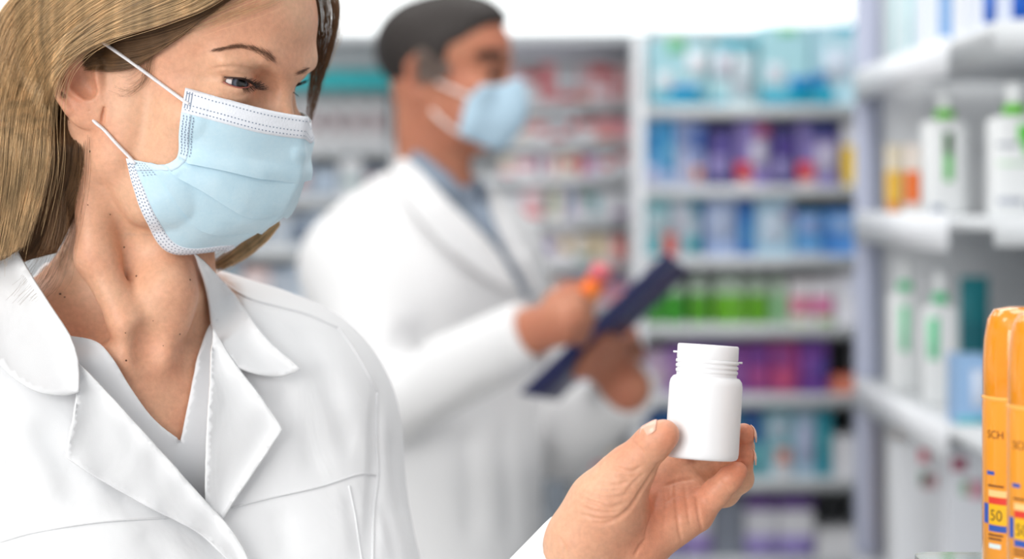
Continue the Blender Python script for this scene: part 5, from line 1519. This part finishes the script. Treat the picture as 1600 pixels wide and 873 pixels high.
# forearms end in hands with five fingers each
MS.cap([MRE, MRW], [.042, .030], .02); MS.cap([MLE, MLW], [.042, .030], .02)
def man_hand(S, wrist, knuckles, fingers, thumb):
    kc = np.mean(knuckles, 0)
    for q in knuckles: S.cap([wrist, q], [.024, .0135], .015)
    for f in fingers: S.cap(f, np.linspace(.0115, .0088, len(f)), .004, kk=.004)
    S.cap(thumb, np.linspace(.018, .0105, len(thumb)), .012, kk=.008)
man_hand(MS, P(834, 517, 2.66), [P(874, 478, 2.63), P(880, 492, 2.61), P(884, 508, 2.60), P(884, 524, 2.61)],
         [[P(874, 478, 2.63), P(898, 463, 2.63), P(914, 470, 2.66), P(920, 482, 2.68)], [P(880, 492, 2.61), P(904, 480, 2.61), P(918, 488, 2.64), P(922, 500, 2.67)],
          [P(884, 508, 2.60), P(906, 498, 2.61), P(916, 506, 2.64), P(916, 517, 2.67)], [P(884, 524, 2.61), P(902, 517, 2.62), P(910, 524, 2.65), P(906, 533, 2.67)]],
         [P(846, 506, 2.67), P(868, 472, 2.69), P(890, 455, 2.70), P(908, 452, 2.70)])
man_hand(MS, P(975, 612, 2.86), [P(975, 560, 2.90), P(968, 577, 2.88), P(960, 592, 2.86), P(950, 606, 2.85)],
         [[P(975, 560, 2.90), P(968, 538, 2.84), P(950, 528, 2.79), P(934, 532, 2.76)], [P(968, 577, 2.88), P(954, 554, 2.82), P(936, 546, 2.77), P(920, 550, 2.745)],
          [P(960, 592, 2.86), P(942, 570, 2.80), P(924, 562, 2.755), P(910, 566, 2.735)], [P(950, 606, 2.85), P(930, 586, 2.79), P(914, 580, 2.75), P(902, 583, 2.73)]],
         [P(985, 585, 2.88), P(990, 552, 2.93), P(984, 524, 2.955), P(974, 508, 2.96)])
MV, MQ = surface_nets(MS, (-0.72, 2.4, 0.9), (0.34, 3.6, 1.85), 0.005)
man = link('person', mesh_np('man_body', MV, MQ), MSKIN)
tag(man, 'dark-haired man in white coat and blue mask writing on a navy clipboard', 'person')
# short dark hair
MHS = Sdf()
MHS.ell(mw(0, -79, 32), np.array((79, 101, 78)) * mm * 1.03, MH_.R, .01)
MHS.ell(mw(0, -42, 72), np.array((56, 58, 38)) * mm * 1.03, MH_.R, .03)
def hairline(p):
    q = MH_.loc(p.astype(np.float64))
    lim = np.interp(q[:, 1], [-200, -160, -120, -100, -88, -70, -58, -50, -30, 0, 20, 40], [-75, -72, -62, -40, 2, -8, -8, 30, 40, 66, 76, 110])
    return ((lim - q[:, 2]) * .0006).astype(np.float32)
MHS.fun(mw(0, -75, 40), .2, hairline, 'i', .006)
hv, hq = surface_nets(MHS, mw(0, -75, 40) - .2, mw(0, -75, 40) + .2, .005)
MHAIR, nt, b = new_mat('hair_man')
tc = N(nt, 'ShaderNodeTexCoord'); nn_ = N(nt, 'ShaderNodeTexNoise', Scale=160.0, Detail=4.0); nt.links.new(tc.outputs['Object'], nn_.inputs['Vector'])
sx = N(nt, 'ShaderNodeSeparateXYZ'); nt.links.new(tc.outputs['Object'], sx.inputs[0])
rp = N(nt, 'ShaderNodeValToRGB'); rp.color_ramp.elements[0].color = srgb(20, 15, 14); rp.color_ramp.elements[1].color = srgb(48, 38, 34)
nt.links.new(nn_.outputs['Fac'], rp.inputs['Fac']); nt.links.new(rp.outputs['Color'], b.inputs['Base Color'])
bp = N(nt, 'ShaderNodeBump', Strength=0.8, Distance=0.006); nt.links.new(nn_.outputs['Fac'], bp.inputs['Height']); nt.links.new(bp.outputs['Normal'], b.inputs['Normal'])
b.inputs['Roughness'].default_value = 0.55
link('hair', mesh_np('hair', hv, hq), MHAIR, man)
MB = bvh_of(MV, MQ)
# greying temple, brow
def mskin(px, py, lift=0.0):
    q = cast(MB, px, py, lift); return q if q is not None else P(px, py, 2.95)
MGREY = hair_mat('temple_grey', srgb(120, 104, 96), 0.6, 0.2)
ts = []
for _ in range(900):
    x, y = rng.uniform(655, 712), rng.uniform(62, 120)
    if x - 655 > (y - 50) * 0.95 or y > 118 - (x - 655) * .6 + 18: continue
    ts.append([mskin(x - 6 * s, y + 14 * s, .002 + .006 * s) for s in (0, .5, 1)])
strands('temple_hair', np.array(ts), 0.0008, MGREY, man)
bs = []
for _ in range(700):
    t = rng.random(); x = 752 + 36 * t; y = 92 - 7 * math.sin(t * 2.4) + rng.normal(0, 2.2)
    bs.append([mskin(x - 8 * s, y - 3 * s, .002 + .004 * s) for s in (0, .5, 1)])
strands('eyebrow', np.array(bs), 0.0010, hair_mat('brow_dark', srgb(44, 32, 28), .6, .1), man)
for x in (-1, 1):
    bm = bmesh.new(); bmesh.ops.create_uvsphere(bm, u_segments=24, v_segments=16, radius=.0134)
    me = bpy.data.meshes.new('eyeball'); bm.to_mesh(me); bm.free()
    o = link('eyeball', me, simple('dark_eye', srgb(64, 46, 40), .2), man); o.location = mw(x * 31, 2.5, -1); o.rotation_mode = 'QUATERNION'
    o.rotation_quaternion = Vector(MH_.f * .9 - TU * .4).to_track_quat('Z', 'Y')
# mask: wraps the lower face, mirrored about the middle of the face
MMASK = simple('mask_blue_man', srgb(186, 214, 232), .75, .2, noise=.03, scale=60)
mrows = [[(-50, -4, -22), (-34, 16, -20), (-16, 34, -12), (0, 42, -6)], [(-54, -22, -44), (-42, 10, -46), (-22, 38, -44), (0, 53, -40)], [(-54, -28, -66), (-44, 4, -74), (-24, 34, -76), (0, 50, -74)], [(-50, -34, -92), (-38, -12, -104), (-20, 10, -112), (0, 22, -114)]]
half = np.array([even(r, 12) for r in mrows]); full = np.concatenate([half, half[:, ::-1][:, 1:] * (-1, 1, 1)], 1)
full = np.stack([catmull(full[:, k], 14) for k in range(full.shape[1])], 1)
wv_ = mw(full.reshape(-1, 3))
for _ in range(5):
    v_ = MS(wv_.astype(np.float32), .03); d_ = wv_ - CAM0; d_ /= np.linalg.norm(d_, axis=1)[:, None]; wv_ = wv_ - d_ * np.maximum(.004 - v_, 0)[:, None]
mk = link('face_mask', mesh_np('face_mask', wv_, grid_faces(full.shape[1], 14)), MMASK, man); m_ = mk.modifiers.new('thickness', 'SOLIDIFY'); m_.thickness = .002
mk['label'] = 'pale blue face mask'
MLOOP = simple('ear_loop_man', srgb(236, 228, 224), .8)
for pts in ([(736, 152), (708, 140), (682, 128), (664, 116)], [(730, 216), (708, 202), (690, 188), (674, 172)]):
    V_, Q_ = tube_np(even([mskin(x, y, .004) for x, y in pts], 14), .0026, 6); link('ear_loop', poly_mesh('ear_loop', [(V_, Q_)]), MLOOP, mk)
# clothes
MCS = Sdf(); man_torso(MCS, .016, .06)
MCS.cap([MNB - TU * .40, MNB - TU * .62, MNB - TU * .98], [.150, .165, .185], .10)
MCS.cap([MRS, MRE], [.066, .056], .04); MCS.cap([MLS, MLE], [.066, .056], .04)
def m_sleeve(a, b_, r0, r1):
    a32, b32 = a.astype(np.float32), b_.astype(np.float32); ax = (b32 - a32) / np.linalg.norm(b32 - a32)
    def fn(p):
        pa = p - a32; t = np.clip(pa @ (b32 - a32) / ((b32 - a32) @ (b32 - a32)), 0, 1)
        e = np.sqrt(((pa - t[:, None] * (b32 - a32)) ** 2).sum(1)) - (r0 + (r1 - r0) * t)
        return np.maximum(e, (p - b32) @ ax).astype(np.float32)
    return fn
MCS.fun((MRE + MRW) / 2, .24, m_sleeve(MRE, MRW, .058, .046), 'u', .015)
MCS.fun((MLE + MLW) / 2, .26, m_sleeve(MLE, MLW, .058, .046), 'u', .015)
MCS.cap([mw(0, -84, -80), MNB + TU * .07, MNB + MF * .02 - TU * .05], [.071, .073, .06], .012, 's')
for pts, wd_, dp in (([(596, 600), (640, 560), (670, 500)], 20, 7), ([(590, 560), (625, 540), (640, 500)], 16, 6), ([(610, 690), (690, 650), (790, 585)], 12, 4), ([(720, 640), (735, 740), (740, 860)], 16, 5), ([(780, 650), (795, 740), (800, 860)], 14, 4)):
    MCS.groove([trace(MCS, x, y, 2.0) for x, y in even(pts, 5)], wd_ * mm, dp * mm)
mv, mq = surface_nets(MCS, (-0.75, 2.35, 0.36), (0.42, 3.6, 1.56), .0075)
MCB = bvh_of(mv, mq)
MCLOTH, nt, b = new_mat('coat_cotton_man')
MCOAT = simple('coat_white_man', (0.80, 0.80, 0.81, 1), .85, .2)
mcoat = link('coat', mesh_np('coat', mv, mq), MCOAT, man); mcoat['label'] = 'white medical coat worn open over a grey shirt'
# trousers and shoes (below the picture)
lg = Sdf()
for s_ in (-1, 1):
    hip = MNB - TU * .80 + ML * .09 * s_; ft = np.array([hip[0] + .02 * s_, hip[1], .085])
    lg.cap([hip, (hip + ft) / 2 + MF * .01, ft], [.10, .075, .06], .02)
tv_, tq_ = surface_nets(lg, (-.9, 2.5, .05), (.6, 3.6, .75), .012)
link('trousers', mesh_np('trousers', tv_, tq_), simple('trouser_navy', srgb(52, 56, 70), .8), man)
for s_ in (-1, 1):
    ft = MNB - TU * .80 + ML * .09 * s_; sh = Sdf(); q = np.array([ft[0] + .02 * s_, ft[1], 0.0])
    sh.cap([q + TU * .045 - MF * .05, q + TU * .042 + MF * .08, q + TU * .034 + MF * .17], [.045, .044, .034], .02)
    sv, sq = surface_nets(sh, q + (-.3, -.3, 0), q + (.3, .3, .12), .01)
    link('shoe', mesh_np('shoe', sv, sq), simple('shoe_black', srgb(30, 30, 32), .4), man)
# ---- the man's shirt, lapels, clipboard and the pack in his hand
MSHIRT = simple('shirt_grey_blue', srgb(138, 150, 166), .85, .2, noise=.05, scale=200)
shirt = curve_poly([(636, 250), (652, 236), (690, 262), (722, 280), (748, 278), (762, 292)], [(762, 292), (766, 330), (790, 390), (812, 430), (830, 462)], [(830, 462), (818, 462), (770, 380), (700, 310), (636, 250)])
drape('shirt', shirt, MCB, 0.012, MSHIRT, man, step=9, thick=.004, smooth=30, fall=3.06)
col = curve_poly([(640, 244), (668, 250), (700, 276), (722, 300), (738, 318)], [(738, 318), (716, 312), (690, 296), (660, 276), (640, 244)])
drape('shirt_collar', col, MCB, 0.018, MSHIRT, man, step=8, thick=.004, smooth=20, fall=3.0)
vneck = curve_poly([(742, 286), (754, 292), (760, 330)], [(760, 330), (750, 318), (742, 286)])
drape('shirt_placket', vneck, MCB, 0.020, simple('undershirt_dark', srgb(66, 76, 92), .9), man, step=6, thick=.003, fall=3.0)
lapm = curve_poly([(612, 262), (636, 250), (700, 312), (770, 384), (820, 462)], [(820, 462), (790, 452), (735, 415), (690, 376), (640, 318), (612, 262)])
drape('lapel', lapm, MCB, 0.014, MCOAT, mcoat, step=9, thick=.004, smooth=20, fall=3.0, edge=.004)
lapf = curve_poly([(764, 290), (790, 330), (822, 392), (846, 452)], [(846, 452), (834, 462)], [(834, 462), (812, 424), (788, 384), (768, 334), (764, 290)])
drape('lapel', lapf, MCB, 0.014, MCOAT, mcoat, step=9, thick=.004, smooth=20, fall=3.05, edge=.004)
pocket = [(650, 640), (722, 640), (722, 700), (650, 700)]
NAVY = simple('clipboard_navy', srgb(40, 46, 98), .4, .5, noise=.06, scale=8)
cA, cB, cD = P(812, 613, 2.62), P(1040, 394, 2.76), P(870, 624, 2.86)
ex, ey = cB - cA, cD - cA; en = np.cross(ex, ey); en /= np.linalg.norm(en)
if en[2] < 0: en = -en
clip = empty('clipboard', (cA + ex / 2 + ey / 2), 'navy clipboard with papers held tilted by the man in the white coat', 'clipboard')
def slab(name, u0, u1, v0, v1, n0, n1, mat):
    V = np.array([cA + ex * u + ey * v + en * n_ for n_ in (n0, n1) for u, v in ((u0, v0), (u1, v0), (u1, v1), (u0, v1))])
    Q = np.array([(0, 3, 2, 1), (4, 5, 6, 7), (0, 1, 5, 4), (1, 2, 6, 5), (2, 3, 7, 6), (3, 0, 4, 7)])
    return link(name, mesh_np(name, V, Q), mat, clip, smooth=False)
slab('board', 0, 1, 0, 1, -.003, 0, NAVY)
slab('paper', .03, .90, .05, .95, .0003, .0012, simple('paper_white', srgb(236, 236, 238), .9))
slab('clip', .88, .965, .3, .7, .0013, .010, METAL)
oc_ = P(917, 466, 2.675)
OR = empty('orange_pack', oc_, 'small orange and violet medicine pack in the man\'s writing hand', 'medicine box')
q = Vector((.45, -.2, .87)).to_track_quat('Z', 'Y'); OR.rotation_mode = 'QUATERNION'; OR.rotation_quaternion = q
def op(name, lo, hi, c):
    o = link(name, mesh_np(name, *box_np(lo, hi)), pm(c), smooth=False); o.parent = OR
op('pack_body', (-.017, -.010, -.044), (.017, .010, .030), (246, 118, 34)); op('pack_end', (-.0168, -.0098, .0302), (.0168, .0098, .050), (222, 110, 120)); op('printed_panel', (-.016, -.0106, -.036), (.0, -.0101, .018), (248, 180, 70))
# dark post and brown box seen beside his coat
pst = part('shelf_post', (xpx(852, 4.1), 4.1, 0.0), (xpx(892, 4.1), 4.14, zpx(628, 4.1)), GREY, None)
tag(pst, 'dark grey shop post low down beside the man\'s coat', 'post')
# =================================================================== glass shelf with orange spray cans at the right edge
GLASS = simple('glass_shelf', (0.80, 0.90, 0.86, 1), 0.03, 0.5, trans=0.92, ior=1.45)
zs = zpx(862, 1.262)
gb = bmesh.new()
X0, Y0, Y1, rad = xpx(1424, 1.262), 0.80, 1.262, .012
cor = [(X0 + rad - rad * math.cos(a), Y1 - rad + rad * math.sin(a)) for a in np.linspace(0, math.pi / 2, 7)]
ring_ = [(X0, Y0)] + cor + [(0.60, Y1), (0.60, Y0)]
nr = len(ring_)
V = [(x, y, zs - .008) for x, y in ring_] + [(x, y, zs) for x, y in ring_]
Fc = [tuple(range(nr)), tuple(range(2 * nr - 1, nr - 1, -1))] + [(i, nr + i, nr + (i + 1) % nr, (i + 1) % nr) for i in range(nr)]
me = bpy.data.meshes.new('glass_shelf'); me.from_pydata(V, [], Fc); me.update()
gl = empty('display_stand', (0.46, 1.03, 0), 'glass display shelf on a steel leg carrying orange spray cans', 'shelf')
link('glass_shelf', me, GLASS, gl, smooth=False)
V, Q = tube_np([(0.50, 1.10, 0.02), (0.50, 1.10, zs - .0085)], .02, 16); link('leg', poly_mesh('leg', [(V, Q)]), METAL, gl)
V, Q = lathe_np([(.0005, 0), (.16, 0), (.16, .012), (.03, .02), (.0005, .0202)], 32); link('base', poly_mesh('base', [(V + (0.50, 1.10, 0), Q)]), METAL, gl)
ORAN = simple('can_orange', srgb(238, 154, 40), 0.25, 0.5, coat=0.5)
def can_cap_mat():
    m, nt, b = new_mat('can_cap_amber')
    b.inputs['Base Color'].default_value = srgb(232, 146, 26); b.inputs['Roughness'].default_value = 0.15; b.inputs['Coat Weight'].default_value = .6
    b.inputs['Subsurface Weight'].default_value = .2; b.inputs['Subsurface Scale'].default_value = .01
    return m
CAPM = can_cap_mat()
def text_pieces(body, size):
    c = bpy.data.curves.new('lettering', 'FONT'); c.body = body; c.size = size; c.align_x = 'LEFT'; c.resolution_u = 3
    o = bpy.data.objects.new('lettering', c); COL.objects.link(o)
    me = bpy.data.meshes.new_from_object(o.evaluated_get(bpy.context.evaluated_depsgraph_get()))
    bpy.data.objects.remove(o)
    V = np.empty(len(me.vertices) * 3); me.vertices.foreach_get('co', V); V = V.reshape(-1, 3)
    Fx = [tuple(p.vertices) for p in me.polygons]
    bpy.data.meshes.remove(me)
    return V, Fx
def can(label, px_left, d, turn):
    R = 0.0225
    cx = xpx(px_left, d) + R
    t = empty('spray_can', (cx, d, zs + .0004), label, 'spray can', 'orange spray cans on the glass shelf')
    H = CAMH - (478 - 316) * d / FPX - zs - .0004 if d > 1.15 else CAN_H[0]
    CAN_H[0] = H
    zc = H - .0535
    lathe_obj('can_body', [(.0005, .0003), (R * .9, .0003), (R, .003), (R, zc - .004), (R * .985, zc - .001), (R * .96, zc)], ORAN, t, seg=48)
    lathe_obj('cap', [(R * .96, zc + .0002), (R * .985, zc + .001), (R * .985, zc + .020), (R * .95, zc + .034), (R * .86, zc + .046), (R * .70, zc + .0515), (R * .35, zc + .0532), (.0003, zc + .0535)], CAPM, t, seg=48)
    lathe_obj('rim', [(R * .975, zc - .0012), (R * 1.012, zc - .0006), (R * 1.012, zc + .0006), (R * .985, zc + .0012)], pm((246, 178, 84), .25), t, seg=48)
    def wrap(name, V, Fx, a0, z0, mat, lift=.00025):
        V = np.asarray(V); ang = a0 + V[:, 0] / R
        W_ = np.stack([(R + lift) * np.sin(ang), -(R + lift) * np.cos(ang), z0 + V[:, 1]], 1)
        me = bpy.data.meshes.new(name); me.from_pydata(W_.tolist(), [], Fx); me.update(); me.materials.append(mat)
        o = bpy.data.objects.new(name, me); COL.objects.link(o); o.parent = t
        return o
    def txt(body, size, a0, z0, mat): V, Fx = text_pieces(body, size); wrap('lettering', V, Fx, a0, z0, mat)
    def strip(x0, x1, y0, y1, mat, a0, lift=.0002):
        n = 8; V = [(x0 + (x1 - x0) * i / n, y, 0) for y in (y0, y1) for i in range(n + 1)]
        wrap('printed_panel', V, [(i, i + 1, n + 2 + i, n + 1 + i) for i in range(n)], a0, 0, mat, lift)
    BR, BLK, RD, YL, BL, PE = pm((104, 58, 30)), pm((40, 36, 30)), pm((214, 58, 44)), pm((232, 178, 20)), pm((46, 84, 170)), pm((250, 196, 130))
    def zy(y): return CAMH - (y - 316) * 1.17 / FPX - zs
    a = turn
    txt('SCH', .0066, a - 1.10, zy(682), BR)
    strip(-.0040, .0025, zy(739), zy(733), BL, a - .95); strip(-.0045, .0075, zy(757), zy(754), BR, a - .88)
    strip(-.0045, .0085, zy(772), zy(762), PE, a - .85); strip(-.0045, .0085, zy(783), zy(773), RD, a - .85)
    strip(-.0045, .0085, zy(815), zy(784), YL, a - .85); strip(-.0100, -.0047, zy(815), zy(784), BL, a - .85)
    txt('50', .0092, a - .99, zy(809), BLK)
    strip(-.0045, .0085, zy(826), zy(816), BL, a - .85); strip(-.0040, .0070, zy(833), zy(830), BR, a - .88); strip(-.0040, .0060, zy(839), zy(836), BR, a - .88); strip(-.0035, .0055, zy(852), zy(845), pm((210, 226, 226)), a - .88)
CAN_H = [0]
can('orange spray can with amber cap, behind its twin on the glass shelf', 1536, 1.170, -0.15)
can('orange spray can with amber cap, nearest the picture edge on the glass shelf', 1575, 1.118, -0.15)
